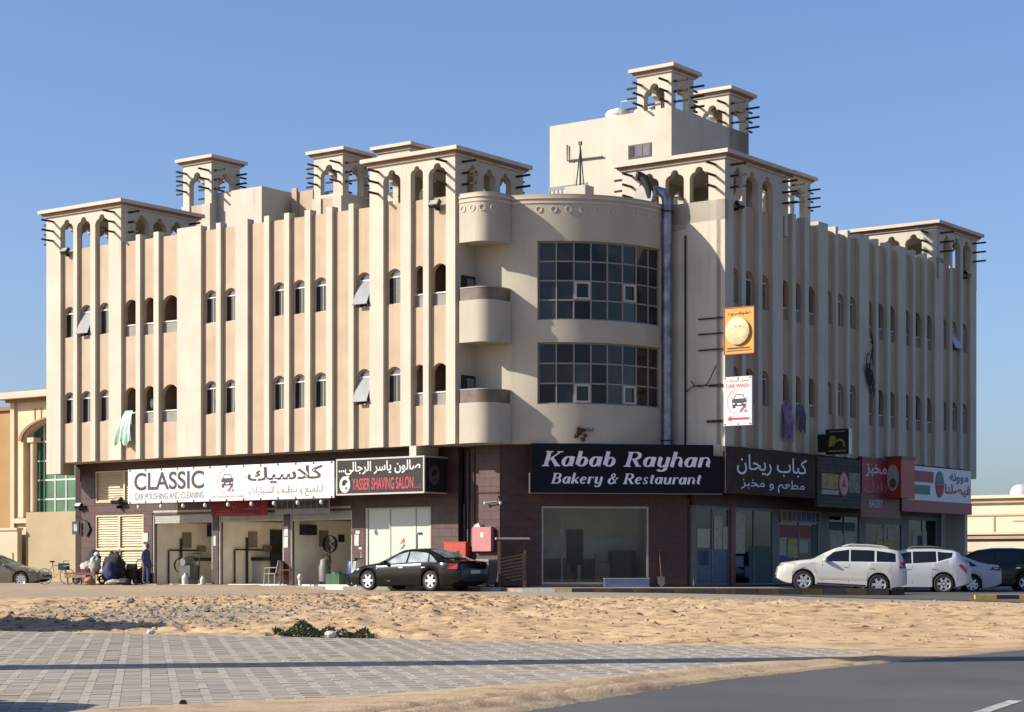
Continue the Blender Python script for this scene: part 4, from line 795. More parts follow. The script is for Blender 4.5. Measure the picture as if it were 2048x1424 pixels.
# thin pipe and loose cables beside the duct
pp = tag(MB().cyl((0,0,5.0),(0,0,12.85),0.035,n=6).build("drain_pipe",[bulk],None,wl(5.75,6.36,0),TH), "thin black vertical pipe beside the steel duct", "pipe")
pts = [(6.0,6.33,7.5),(6.2,6.3,7.3),(6.5,6.28,7.25),(6.75,6.28,7.35),(6.95,6.28,7.7),(7.1,6.3,8.0)]
mb = MB(); mb.tube([wl(*p) for p in pts],0.02,5); mb.tube([wl(*p) for p in ((5.8,6.33,7.1),(6.1,6.3,7.28),(6.4,6.28,7.32),(6.8,6.3,7.28))],0.02,5); tag(mb.build("hanging_cable",[bulk]), "loose black cable drooping left of the CAR WASH sign", "cable")
# wall lamp and stain on the bay, tangled cables on the shaded side
mb = MB(); rs = random.Random(3)
for k in range(3): mb.tube([wl(*floc('B',18.25-0.05*k,-0.05,10.35-0.2*k)),wl(*floc('B',18.3,-0.1,9.8)),wl(*floc('B',18.1+0.1*k,-0.08,9.3))],0.025,5)
for k in range(12):
    cx, cz, rr_ = 18.05+rs.uniform(-0.28,0.28), 8.75+rs.uniform(-0.65,0.6), rs.uniform(0.10,0.30); a0 = rs.uniform(0,6)
    mb.tube([wl(*floc('B',cx+rr_*math.cos(a0+t*0.6)*0.8,-0.06-0.05*rs.random(),cz+rr_*1.3*math.sin(a0+t*0.6)-0.03*t)) for t in range(11)],0.024,5)
mb.tube([wl(*floc('B',18.2,-0.06,8.3)),wl(*floc('B',18.45,-0.08,8.0)),wl(*floc('B',18.45,-0.05,7.7))],0.022,5)
tag(mb.build("tangled_cable",[mat("dark_cable",(0.015,0.014,0.015),0.6)]), "tangle of dark cables hanging on the shaded facade", "cable")
mb = MB(); rs = random.Random(5)
for k in range(14): mb.ball((rs.uniform(-0.22,0.22),rs.uniform(-0.03,0.0),rs.uniform(-0.2,0.2)),rs.uniform(0.04,0.09),6,4,0.3)
ph = 46; b_ = bayp(ph, BR+0.02); tag(mb.build("wall_lump",[mat("mud_brown",(0.10,0.075,0.05),0.95,0.3,9)],None,wl(b_[0],b_[1],5.45),TH+R(ph)), "small dark ragged lump stuck low on the curved bay", "wall lump")
o = MB(); o.box(-0.12,-0.08,-0.06,-0.03,0,0.06); o.box(0.03,-0.08,-0.06,0.11,0,0.06); b_ = bayp(50, BR+0.005); tag(o.build("wall_lamp",[greym],None,wl(b_[0],b_[1],5.6),TH+R(50)), "tiny twin spotlight above the restaurant sign", "wall lamp")
# cloths hung from openings
def cloth(label, fr, u, d, z0, z1, w0, w1, col, seed, pat=None):
    rs = random.Random(seed); mb = MB(); nx, nz = 12, 12; vs = []
    for j in range(nz+1):
        f = j/nz; w = w0+(w1-w0)*f; z = z1+(z0-z1)*f
        for i in range(nx+1):
            x = (i/nx-0.5)*w - 0.12*f; vs.append((x, -0.05-0.22*math.sin(min(1,f*1.6)*1.57)-0.05*math.sin(i*1.7+f*2)*f, z-(0.10*math.sin(i*0.8+seed) if j==nz else 0)))
    fs = [(j*(nx+1)+i,j*(nx+1)+i+1,(j+1)*(nx+1)+i+1,(j+1)*(nx+1)+i) for j in range(nz) for i in range(nx)]
    mb.add(vs, fs); me = mb.mesh("hanging_cloth",[col],True)
    l = floc(fr,u,d,0); o = put("hanging_cloth", me, None, wl(*l), TH+FR[fr][1]); tag(o, label, "cloth"); return o
def cloth_mat(name, a, b, sc):
    m = mat(name, a, 0.9, 0.3, sc, var2=b); return m
cloth("pale green cloth drying over the sill of a left arched opening", 'A', -17.0, 0.12, 5.75, 7.1, 0.45, 0.95, cloth_mat("green_cloth",(0.72,0.95,0.76),(0.42,0.76,0.56),7), 2)
cloth("large purple patterned cloth hanging from a shaded window", 'B', 11.05, 0.12, 5.55, 7.05, 0.70, 0.75, cloth_mat("purple_cloth",(0.42,0.28,0.42),(0.14,0.05,0.16),6), 4)
cloth("small dark purple cloth hanging from the next shaded window", 'B', 12.15, 0.12, 5.95, 6.95, 0.65, 0.5, cloth_mat("dark_purple_cloth",(0.20,0.17,0.24),(0.05,0.03,0.09),7), 5)
# laundry in the loggia next to the green cloth
t = thing_at("clothes_rack", "white and dark clothes drying in a lower left arched opening", "laundry", 'A', -15.88, 0.45, 6.6)
for x, z, w, h, m in ((-0.16,0.55,0.22,0.42,white),(0.1,0.35,0.26,0.6,MATS["navy_box"]),(-0.2,0.0,0.25,0.5,bulk),(0.2,0.05,0.2,0.35,greym)):
    mb = MB(); mb.ball((x,0,z+h/2),(w/2,0.08,h/2),8,6,0.12); mb.build("garment",[m],t,smooth=True)
mb = MB(); mb.cyl((-0.35,0.1,0),(-0.35,0.1,1.05),0.012,n=5); mb.cyl((0.35,0.1,0),(0.35,0.1,1.05),0.012,n=5); mb.cyl((-0.35,0.1,1.05),(0.35,0.1,1.05),0.012,n=5); mb.build("rack",[greym],t)
# roof: tank, mast, pipes, rail
tk = thing("water_tank", "white round roof water tank beside the highest turret", "water tank", wl(-1.45,12.9,19.052), TH)
mb = MB(); mb.lathe([(0.0,0.0),(0.62,0.0),(0.65,0.1),(0.65,0.75),(0.55,0.92),(0.2,1.0),(0.18,1.1),(0,1.1)],(0,0,0),'z',20); mb.build("tank_body",[white],tk,smooth=True)
for z in (0.3,0.55):
    mb = MB(); mb.lathe([(0.66,z),(0.68,z+0.03),(0.66,z+0.06)],(0,0,0),'z',20); mb.build("tank_rib",[white],tk,smooth=True)
tk.scale = (0.85,0.85,0.62)
tk2 = thing("water_tank", "white lying roof tank right behind the round tank", "water tank", wl(-0.35,13.3,19.052), TH)
mb = MB(); mb.cyl((-0.5,0,0.55),(0.5,0,0.55),0.4,n=16); mb.build("tank_body",[white],tk2,smooth=True)
mb = MB(); mb.box(-0.4,-0.3,0,-0.3,0.3,0.3); mb.box(0.3,-0.3,0,0.4,0.3,0.3); mb.build("cradle",[greym],tk2); tk2.scale = (0.8,0.8,0.7)
mb = MB(); mb.tube([wl(-1.0,12.4,19.05),wl(-1.0,12.4,19.85),wl(0.35,12.4,19.9)],0.03,6); tag(mb.build("tank_pipe",[white]), "thin white pipe over the roof tanks", "pipe")
ms = thing("antenna_mast", "dark antenna mast with cables on the roof behind the curved bay", "antenna mast", wl(0.75,6.85,15.3), TH)
mb = MB(); mb.tube([(0,0,0),(0,0,2.1)],[0.05,0.035],6); mb.tube([(-0.25,0,0),(-0.02,0,1.7)],0.03,5); mb.tube([(0.2,0,0.05),(0.02,0,1.9)],0.03,5); mb.build("mast",[bulk],ms)
mb = MB(); mb.box(-0.08,-0.05,2.05,0.08,0.05,2.22); mb.box(-0.35,-0.02,1.25,0,0.02,1.29); mb.ball((-0.35,0,1.27),0.06,6,4); mb.build("antenna",[bulk],ms); ms.scale = (0.8,0.8,0.78)
mb = MB(); mb.tube([wl(-2.97,11.33,18.15),wl(-2.97,11.33,17.5),wl(-1.2,11.33,17.45)],0.035,6); tag(mb.build("wall_pipe",[mat("olive_grey_pipe",(0.16,0.14,0.11),0.6)]), "thin L shaped pipe on the sunlit wall of the rooftop room", "pipe")
rl = thing("roof_rail", "grey slatted metal rail on the roof left of the rooftop room", "railing", wl(-2.9,9.9,14.9), TH)
mb = MB(); mb.box(0,0,1.1,1.9,0.05,1.25); mb.build("top_rail",[greym],rl)
bm_ = MB().box(-0.03,0,0,0.03,0.05,1.1).mesh("baluster",[greym])
for x in np.linspace(0.05,1.85,10): put("baluster", bm_, rl, (x,0,0))
v = tag(MB().box(-0.18,-0.05,-0.2,0.18,0,0.2).build("wall_vent",[greym],None,wl(-17.7,7.895,15.9),TH), "small grey vent on the sunlit wall of left rooftop room", "vent")
# things on the shop walls
t = thing_at("meter_cabinet", "pink metal cabinet on the tiled pillar by the pipes", "cabinet", 'A', -0.10, GD-0.22, 1.25)
mb = MB(); mb.box(0,0,0,0.85,0.2,0.88); mb.build("cabinet_body",[mat("pink_red_cabinet",(0.62,0.24,0.23),0.5,0.06,2)],t)
mb = MB(); mb.box(0.38,-0.006,0.5,0.52,-0.0005,0.68); mb.build("label_plate",[white],t)
mb = MB(); mb.prism([(0.05,0.882),(0.35,0.882),(0.28,1.02),(0.12,0.98)],0.02,0.12); mb.build("paper_bag",[poster_w],t)
t = thing_at("fire_hose_cabinet", "bright red fire hose cabinet behind the black sedan", "fire cabinet", 'A', -1.34, GD-0.3, 0.55)
mb = MB(); mb.box(0,0,0,1.0,0.28,1.02); mb.build("cabinet_body",[mat("fire_red",(0.60,0.07,0.035),0.45,0.06,2)],t)
mb = MB(); mb.box(0.2,-0.01,0.2,0.32,-0.0005,0.72); mb.box(0.58,-0.01,0.2,0.72,-0.0005,0.72); mb.build("hose_window",[bulk],t)
mb = MB(); mb.box(-0.03,-0.01,1.02,1.03,0.28,1.05); mb.build("cabinet_top",[MATS["fire_red"]],t)
# thin pole lamp on the shop wall
t = thing_at("wall_tap", "small white tap on the edge of the sunlit pillar", "tap", 'A', 0.95, GD-0.03, 2.95)
mb = MB(); mb.tube([(0,0,0.3),(0,-0.1,0.1),(-0.35,-0.12,0.06),(-0.5,-0.12,0.04)],0.025,5); mb.tube([(0,-0.1,0.1),(0.15,-0.12,0.03)],0.03,5); mb.build("tap_pipe",[bulk],t); mb = MB(); mb.ball((-0.52,-0.12,0.04),0.06,6,5); mb.ball((0.18,-0.12,0.03),0.06,6,5); mb.build("handle",[white],t)
# ------------------------------------------------------------------ ground
def vnoise(x, y, seed=0):
    xi, yi = np.floor(x).astype(np.int64), np.floor(y).astype(np.int64); fx, fy = x-xi, y-yi
    fx = fx*fx*(3-2*fx); fy = fy*fy*(3-2*fy)
    def h(a, b):
        n = (a*374761393 + b*668265263 + seed*974634777) & 0xffffffff
        n = ((n ^ (n >> 13))*1274126177) & 0xffffffff; return ((n ^ (n >> 16)) & 0xffff)/65535.0
    return (h(xi,yi)*(1-fx)+h(xi+1,yi)*fx)*(1-fy) + (h(xi,yi+1)*(1-fx)+h(xi+1,yi+1)*fx)*fy
def fbm(x, y, s, o=4, seed=0):
    t = 0; a = 1; n = 0
    for k in range(o): t = t + a*vnoise(x/s*2**k, y/s*2**k, seed+k*7); n += a; a *= 0.55
    return t/n*2-1
def ss(t): t = np.clip(t,0,1); return t*t*(3-2*t)
RISE = 0.0129
def plane_z(Y): return -0.98 + RISE*np.clip(Y,-50,36)
def edge_far(X): return 31.4 - 0.4286*X
LOWX = [-40,-6.0,-3.5,-1.6,0.42,3.06,5.3,8.0,60]; LOWY = [10,16.2,18.5,19.7,21.8,25.5,28.3,30.5,60]
def edge_low(X): return np.interp(X, LOWX, LOWY)
RDX = [-60,-6,-2.6,0.09,2.34,4.6,7.52,14,30,80]; RDY = [-60,6.0,13.2,18.3,22.6,25.6,29.1,34.6,46,75]
def edge_road(X): return np.interp(X, RDX, RDY)
def ground_z(X, Y, fine=True):
    X, Y = np.asarray(X,float), np.asarray(Y,float)
    zt = -0.17 - 0.10*ss((X-2)/9)
    ye = np.minimum(edge_far(X), 33+0*X) if False else np.clip(edge_far(X), 27.5, 40)
    ye = np.maximum(ye, edge_road(X)+1.0)
    z0 = plane_z(Y); t = (Y-ye)/(52.5-np.minimum(ye,45)); bank = ss(t)
    z = plane_z(np.minimum(Y,ye))*(1-bank) + zt*bank
    rough = np.clip((Y-ye)/(1.5+2.5*np.clip((X-3)/4,0,1)),0,1)*np.clip((56-Y)/5,0,1)
    rb = 0.40+0.9*np.clip(fbm(X,Y,7,2,3)+0.25,0,1)+0.5*np.exp(-((X+6)/7)**2)
    z = z + rough*(0.16*np.exp(-((X+4.5)/4.5)**2-((Y-48.5)/4)**2) + 0.07*rb*fbm(X,Y,1.5,4,11) + 0.085*rb*np.abs(fbm(X,Y,0.62,3,23)) + 0.05*rb*fbm(X,Y,0.24,2,29) - 0.04)
    z = z - 0.10*np.exp(-((X+8)/4.5)**2-((Y-38.0)/1.3)**2)
    z = z + 0.012*fbm(X,Y,2.5,3,31)*np.clip((Y-50)/5,0,1)
    for o_, sl_, cv in ((41.2,0.34,0.25),(42.9,0.34,0.25),(46.6,-0.22,0.2),(48.3,-0.22,0.2),(44.6,0.10,0.4)):   # wheel tracks crossing the sand
        yc = o_+sl_*(X-4)+cv*np.sin(X*0.35+o_); dd = (Y-yc)/0.16
        z = z + np.clip((X-0.5)/3,0,1)*np.clip((Y-ye-0.5)/1.5,0,1)*(-0.055*np.exp(-dd**2)+0.03*np.exp(-(np.abs(dd)-2)**2))
    # building frame: forecourt of the garages climbs to the threshold
    dx, dy = X-PA.x, Y-PA.y; xl = dx*E1.x+dy*E1.y; yl = dx*E2.x+dy*E2.y
    f = ss((yl+6.5)/7.0)*ss((-5.5-xl)/3.0)*np.clip((yl<1.7)*1.0+(xl<-22.3),0,1)
    z = z*(1-f) + (-0.012)*f
    # sand drifted between paving and carriageway, with wheel ruts
    el, er = edge_low(X), edge_road(X)
    strip = np.clip((el+0.5-Y)/0.8,0,1)*np.clip((Y-er-0.08)/0.5,0,1)*(0.25+0.75*np.clip((6-X)/3,0,1))
    z = z + strip*(0.026 + 0.018*fbm(X,Y,1.3,2,41) + 0.004*fbm(X,Y,0.35,2,47))
    m = (er+el)/2
    for k, (o, hgt) in enumerate(((0.15,0.06),(-0.75,0.07),(-0.45,-0.04))):
        z = z + strip*hgt*np.clip((el-er-1.0)/1.2,0,1)*np.exp(-((Y-(m+o+0.12*np.sin(X*1.3+k)))/0.11)**2)
    pav = (Y < edge_far(X)+0.1) & (Y > el-0.2)
    z = np.where(pav & (Y < ye+0.2), z+0.004+0.012*np.clip(fbm(X,Y,1.4,3,53),0,1)*np.clip((el+2.0-Y)/2,0,1), z)
    z = np.where((Y < er+0.12), z-0.05, z)
    inside = (xl>-21.9)&(xl<7.2)&(yl>1.7)&(yl<28)
    z = np.where(inside, np.minimum(z,-0.2), z)
    return z, xl, yl
xs = np.concatenate([[-900,-400,-200,-120,-80,-60,-45,-35,-28,-23,-19,-16,-14],np.arange(-12.5,13.5,0.11),[14,15,16,17,18.5,20,22,25,29,34,40,50,65,90,140,220,400,900]])
ys = np.concatenate([[-300,-100,-40,-10,0,6,10,13,15],np.arange(16.2,30,0.12),np.arange(30,56,0.10),np.arange(56,74,0.4),[76,79,83,88,94,100,108,116,126,140,160,200,280,420,700,1500,3000]])
GX, GY = np.meshgrid(xs, ys); GZ, XL, YL = ground_z(GX, GY)
nx, ny = len(xs), len(ys)
co = np.stack([GX,GY,GZ],-1).reshape(-1,3).astype(np.float32)
idx = np.arange(nx*ny).reshape(ny,nx); quads = np.stack([idx[:-1,:-1],idx[:-1,1:],idx[1:,1:],idx[1:,:-1]],-1).reshape(-1,4)
me = bpy.data.meshes.new("ground"); me.vertices.add(len(co)); me.vertices.foreach_set("co", co.ravel())
me.loops.add(quads.size); me.loops.foreach_set("vertex_index", quads.ravel().astype(np.int32)); me.polygons.add(len(quads))
me.polygons.foreach_set("loop_start", np.arange(0,quads.size,4,dtype=np.int32)); me.polygons.foreach_set("loop_total", np.full(len(quads),4,np.int32)); me.update(calc_edges=True)
me.polygons.foreach_set("use_smooth", np.ones(len(quads),bool))
gm = np.clip((GY-51.5)/4,0,1)*(0.55+0.45*ss((GX+2)/8)) + np.clip(ss((GY-54)/5),0,1)*0.15
gm = np.maximum(gm, 0.75*np.exp(-((GX+7.0)/2.6)**2-((GY-42)/3.2)**2))
gm = np.maximum(gm, 0.35*np.clip((edge_low(GX)+0.6-GY)/1.0,0,1)*(GY>edge_road(GX)))
at = me.attributes.new("gravel",'FLOAT','POINT'); at.data.foreach_set("value", np.clip(gm+0.25*fbm(GX,GY,2.2,3,61)*(gm>0.02),0,1).ravel().astype(np.float32))
gmat = bpy.data.materials.new("sand_and_gravel"); gmat.use_nodes = True; n = gmat.node_tree; b = n.nodes["Principled BSDF"]; b.inputs["Roughness"].default_value = 0.97; b.inputs["Specular IOR Level"].default_value = 0.15
tc = n.nodes.new("ShaderNodeTexCoord"); A = n.nodes.new("ShaderNodeAttribute"); A.attribute_name = "gravel"
def noise(sc, det=6): q = n.nodes.new("ShaderNodeTexNoise"); q.inputs["Scale"].default_value = sc; q.inputs["Detail"].default_value = det; n.links.new(tc.outputs["Object"], q.inputs["Vector"]); return q
def mixc(a, b_, f): q = n.nodes.new("ShaderNodeMix"); q.data_type='RGBA'; (n.links.new(a,q.inputs[6]) if not isinstance(a,tuple) else setattr(q.inputs[6],'default_value',a)); (n.links.new(b_,q.inputs[7]) if not isinstance(b_,tuple) else setattr(q.inputs[7],'default_value',b_)); n.links.new(f,q.inputs[0]); return q.outputs[2]
def rng(o, a, c): q = n.nodes.new("ShaderNodeMapRange"); q.inputs[1].default_value=a; q.inputs[2].default_value=c; n.links.new(o,q.inputs[0]); return q.outputs[0]
sand = mixc((0.43,0.29,0.158,1),(0.525,0.37,0.215,1),rng(noise(0.8).outputs[0],0.35,0.65)); sand = mixc(sand,(0.2304,0.1504,0.0832,1),rng(noise(2.6,9).outputs[0],0.52,0.68))
grav = mixc((0.2368,0.2016,0.1568,1),(0.3008,0.2528,0.1888,1),rng(noise(1.3).outputs[0],0.35,0.65)); grav = mixc(grav,(0.1408,0.1248,0.1056,1),rng(noise(9,8).outputs[0],0.56,0.7))
n.links.new(mixc(sand,grav,A.outputs["Fac"]), b.inputs["Base Color"])
nb = noise(22,8); bp = n.nodes.new("ShaderNodeBump"); bp.inputs["Strength"].default_value=0.35; bp.inputs["Distance"].default_value=0.03; n.links.new(nb.outputs[0],bp.inputs["Height"]); n.links.new(bp.outputs[0],b.inputs["Normal"])
me.materials.append(gmat); put("ground", me, None, kind="structure")
# clods and rubble scattered over the sand bank
def lump(mb, c, r, flat=0.6):
    V = [(1,0,0),(-1,0,0),(0,1,0),(0,-1,0),(0,0,1),(0.55,0.55,0.4),(-0.5,0.6,0.35),(0.5,-0.6,0.45),(-0.6,-0.5,0.4)]
    F = [(0,5,7),(5,2,6),(6,1,8),(8,3,7),(5,6,4),(6,8,4),(8,7,4),(7,5,4),(0,2,5),(2,1,6),(1,3,8),(3,0,7)]
    a = random.uniform(0,6.28); ca, sa = math.cos(a), math.sin(a); k = random.uniform(0.6,1.5)
    mb.add([(c[0]+r*((x*ca*k-y*sa)*random.uniform(.8,1.2)), c[1]+r*((x*sa*k+y*ca)*random.uniform(.8,1.2)), c[2]-0.2*r+r*flat*z*random.uniform(.7,1.3)) for x,y,z in V], F)
sandc = mat("sand_clod",(0.62,0.43,0.25),0.97,0.2,5,0.4,30); darkc = mat("grey_rubble",(0.40,0.345,0.27),0.95,0.25,6,0.4,30); brownc = mat("brown_clod",(0.30,0.195,0.11),0.97,0.2,5,0.4,30)  # third clod material is a darker brown
rb = MB(); rs = np.random.RandomState(4)
pts = []
while len(pts) < 7500:
    X, Y = rs.uniform(-11.5,13), rs.uniform(32,54.5)
    e = max(edge_far(X),27.5)
    if Y < e+0.15: continue
    w = 0.10+0.75*math.exp(-((X+4)/6.0)**2-((Y-47)/6)**2)+0.6*math.exp(-((X+8)/3)**2-((Y-42)/4)**2)
    if rs.rand() < w: pts.append((X,Y))
PZ, _, _ = ground_z(np.array([p[0] for p in pts]), np.array([p[1] for p in pts]))
for (X,Y), z in zip(pts,PZ):
    grey = math.exp(-((X+7.5)/2.6)**2-((Y-42)/3.4)**2); rb.cur = 1 if rs.rand() < grey*0.9 else (2 if rs.rand() < 0.38+0.4*math.exp(-((X+3)/4.5)**2-((Y-48.5)/3)**2) else 0)
    lump(rb, (X,Y,z), 0.018+0.085*rs.rand()**3.2+(0.06*rs.rand() if rb.cur==1 else 0), 0.62)
rb.build("rubble", [sandc,darkc,brownc], kind="stuff")
# ---- paving of light and dark block columns
pm = bpy.data.materials.new("concrete_block"); pm.use_nodes = True; n = pm.node_tree; b = n.nodes["Principled BSDF"]; b.inputs["Roughness"].default_value = 0.9; b.inputs["Specular IOR Level"].default_value = 0.2
A = n.nodes.new("ShaderNodeAttribute"); A.attribute_name = "tone"; tc = n.nodes.new("ShaderNodeTexCoord")
q = noise(1.1); q2 = noise(40)
base = mixc((0.3072,0.2720,0.2240,1),(0.3520,0.3136,0.2560,1),rng(q.outputs[0],0.35,0.65)); base = mixc(base,(0.3456,0.2880,0.2112,1),rng(noise(0.5).outputs[0],0.5,0.8))
m1 = n.nodes.new("ShaderNodeMix"); m1.data_type='RGBA'; m1.blend_type='MULTIPLY'; m1.inputs[0].default_value=1; n.links.new(base,m1.inputs[6]); n.links.new(A.outputs["Color"],m1.inputs[7]); n.links.new(m1.outputs[2],b.inputs["Base Color"])
bp = n.nodes.new("ShaderNodeBump"); bp.inputs["Strength"].default_value=0.25; bp.inputs["Distance"].default_value=0.01; n.links.new(q2.outputs[0],bp.inputs["Height"]); n.links.new(bp.outputs[0],b.inputs["Normal"])
pav_root = put("paving", None, None, kind="structure")
VD = np.array([-0.182,0.983]); VD /= np.linalg.norm(VD); UD = np.array([VD[1],-VD[0]]); ORI = np.array([0.0,25.0])
def pave_band(uc, wu, lv, light):
    v = np.arange(-14.0, 14.0, lv) + (lv/2 if light else 0)
    c = ORI + np.outer(np.full(len(v),uc),UD) + np.outer(v,VD)
    ok = (c[:,1] < edge_far(c[:,0])-0.03) & (c[:,1] > edge_low(c[:,0])+0.03) & (c[:,1] > 15.5) & (np.abs(c[:,0]) < 0.30*c[:,1]+1.5)
    v = v[ok]
    if len(v) < 4: return
    N = len(v); g = 0.0018; hu, hv = wu/2-g, lv/2-g
    dz = rs.uniform(-0.003,0.003,N); V = np.zeros((N,8,3)); k = 0
    for (a, b_, zz) in ((-1,-1,1),(1,-1,1),(1,1,1),(-1,1,1),(-1,-1,0),(1,-1,0),(1,1,0),(-1,1,0)):
        p = ORI + np.outer(np.full(N,uc)+a*(hu if zz else hu+0.002),UD) + np.outer(v+b_*(hv if zz else hv+0.002),VD)
        V[:,k,0], V[:,k,1] = p[:,0], p[:,1]; V[:,k,2] = plane_z(p[:,1]) + (dz+0.012 if zz else -0.03); k += 1
    F = np.array([(0,1,2,3),(4,5,1,0),(5,6,2,1),(6,7,3,2),(7,4,0,3)]); F = (F[None]+8*np.arange(N)[:,None,None]).reshape(-1,4)
    mesh = bpy.data.meshes.new("paving_band"); mesh.from_pydata(V.reshape(-1,3).tolist(), [], F.tolist())
    t = (1.045 if light else 0.95)+rs.normal(0,0.024,N); t = np.where(rs.rand(N)<(0.012 if light else 0.06), t*rs.uniform(0.62,0.85,N), t)
    col = np.ones((N,8,4)); col[:,:,:3] = t[:,None,None]*np.array([1.0,1.0,1.0])
    a = mesh.color_attributes.new("tone",'FLOAT_COLOR','POINT'); a.data.foreach_set("color", col.ravel())
    mesh.materials.append(pm); put("paving_band", mesh, pav_root)
P_ = 0.303
for i in range(-42, 44):
    pave_band(i*P_, 0.10, 0.20, True); pave_band(i*P_+0.1515, 0.203, 0.10, False)
# ---- carriageway with a white dash
mb = MB(); xr = np.linspace(-12,40,140); top = [(float(x), float(edge_road(x))+0.22+0.10*math.sin(x*2.1)+random.uniform(-0.06,0.06)) for x in xr]
vs = []
for x, y in top:
    vs += [(x,y,float(plane_z(y))-0.012)]; 
vs += [(60.0,-30.0,float(plane_z(-30.0))-0.012),(-30.0,-30.0,float(plane_z(-30.0))-0.012)]
asph = mat("asphalt",(0.102,0.104,0.109),0.88,0.1,0.45,0.5,120,var2=(0.155,0.147,0.135))
cols_ = 60; V = []; 
for x, y in top:
    for k in range(cols_+1):
        yy = y + (-30-y)*(k/cols_)**1.6; V.append((x,yy,float(plane_z(yy))-0.012))
mb.add(V, [(i*(cols_+1)+k,i*(cols_+1)+k+1,(i+1)*(cols_+1)+k+1,(i+1)*(cols_+1)+k) for i in range(len(top)-1) for k in range(cols_)])
mb.build("road",[asph],kind="structure")
def on_plane(x, y, e): return (x,y,float(plane_z(y))-0.012+e)
mb = MB(); mb.add([on_plane(3.55,16.9,0.005),on_plane(3.70,16.9,0.005),on_plane(5.10,19.75,0.005),on_plane(4.96,19.78,0.005)],[(0,1,2,3)]); tag(mb.build("lane_marking",[mat("worn_white_paint",(0.62,0.60,0.56),0.8,0.3,9)]), "worn white dash painted on the dark road", "road marking")
# ---- pavement in front of the shops, with kerbs
def w2(x,y): p = wl(x,y); return (p.x,p.y)
pave = [w2(-5.2,1.34),w2(-5.2,-0.35),w2(2.3,-0.35),(0.35,66.0),(6.0,65.7),(12.4,65.2),(12.9,65.6),(12.7,66.3),(9.5,68.5),w2(8.7,7.6),w2(8.7,28.5),w2(6.15,28.5),w2(6.15,6.4),w2(1.05,1.34)]
mb = MB(); mb.vprism(pave,-0.30,-0.05); mb.build("pavement",[mat("pinkish_pavement",(0.36,0.28,0.245),0.9,0.1,1.5,0.2,40)],kind="structure")
yk = mat("kerb_yellow",(0.70,0.46,0.05),0.7,0.12,5); bk = mat("kerb_black",(0.035,0.033,0.035),0.7,0.15,5); wk = mat("kerb_white",(0.74,0.72,0.66),0.7,0.08,5); gk = mat("kerb_concrete",(0.36,0.33,0.29),0.85,0.1,5); shadedk = mat("kerb_faded_shaded_yellow",(0.085,0.055,0.025),0.8,0.2,5)  # faded yellow darkened further so its colour carries the kerb's shade
def kerb(pts, mats, L=0.75, z0=-0.36, z1=-0.035, group=None):
    root = put("kerb", None, None, kind="structure"); i = 0
    for a, b_ in zip(pts[:-1],pts[1:]):
        a, b_ = Vector((*a,0)), Vector((*b_,0)); d = b_-a; n_ = max(1,round(d.length/L)); d_ = d.normalized(); s = Vector((d_.y,-d_.x,0))*0.14
        for k in range(n_):
            p, q_ = a+d*(k/n_)+d_*0.008, a+d*((k+1)/n_)-d_*0.008
            mb = MB(); mb.vprism([(p.x,p.y),(q_.x,q_.y),(q_.x+s.x,q_.y+s.y),(p.x+s.x,p.y+s.y)],z0,z1); put("kerb_stone", mb.mesh("kerb_stone",[mats[i%len(mats)]]), root); i += 1
kerb([w2(-7.6,-0.35),w2(2.4,-0.35)], [gk,gk,wk,gk], 0.95)
kerb([(0.35,66.0),(2.0,65.92)], [wk,wk,mat("kerb_sandy",(0.62,0.46,0.26),0.9,0.1,5)], 0.6); kerb([(2.0,65.92),(6.0,65.7),(12.4,65.2),(12.9,65.6)], [bk,shadedk,bk,shadedk], 0.72)
kerb([(13.2,56.6),(24.0,56.9)], [yk,bk], 0.62, -0.36, -0.14)
mb = MB(); mb.vprism([(13.2,56.75),(24,57.05),(24,59.5),(14,59.2)],-0.36,-0.16); mb.build("traffic_island",[gk],kind="structure")

# ---- asphalt car park, extended out of view to cut bounce onto the shaded side
mb = MB(); V = []; NU, NV = 40, 40
for i in range(NU+1):
    for j in range(NV+1):
        x_, y_ = 8.9+75*(i/NU)**1.7, 5.5+75*(j/NV)**1.3 - 30*(i/NU); p_ = wl(x_,y_); V.append((p_.x,p_.y,float(ground_z(p_.x,p_.y)[0])+0.015))
mb.add(V,[(i*(NV+1)+j,(i+1)*(NV+1)+j,(i+1)*(NV+1)+j+1,i*(NV+1)+j+1) for i in range(NU) for j in range(NV)])
mb.build("parking_lot",[mat("dusty_asphalt",(0.13,0.12,0.11),0.9,0.14,0.6,0.4,60)],kind="structure")
# ------------------------------------------------------------------ neighbouring buildings
N1 = thing("neighbour_building", "pale orange building with green glazing behind an arch on the left", "building", wl(0,0,0), TH)
peach = mat("peach_render",(0.84,0.66,0.42),0.9,0.05,0.8,0.2,30); peach2 = mat("peach_trim",(0.80,0.60,0.45),0.9,0.05,1); tan = mat("tan_render",(0.50,0.40,0.25),0.9,0.05,0.8)
def nb(name, m, fn, smooth=False): b_ = MB(); fn(b_); return b_.build(name,[m],N1,smooth=smooth)
yn = 12.0
def archw(b_):
    o = [(-38.6,3.3),(-38.6,9.45),(-28,9.45),(-28,3.3),(-31.6,3.3),(-31.6,7.3)]+[(-34.75+3.15*math.cos(R(a)),7.3+1.15*math.sin(R(a))) for a in range(10,171,10)]+[(-37.9,7.3),(-37.9,3.3)]
    b_.prism(o, yn, yn+0.7)
nb("wall", peach, archw)
nb("roof_eave", mat("pale_eave",(0.78,0.60,0.46),0.9,0.05,1), lambda b_: b_.box(-39.3,yn-0.8,9.45,-27.5,yn+8,9.78)); nb("eave_moulding", corn_brown, lambda b_: b_.box(-38.9,yn-0.35,9.30,-27.7,yn-0.003,9.449))
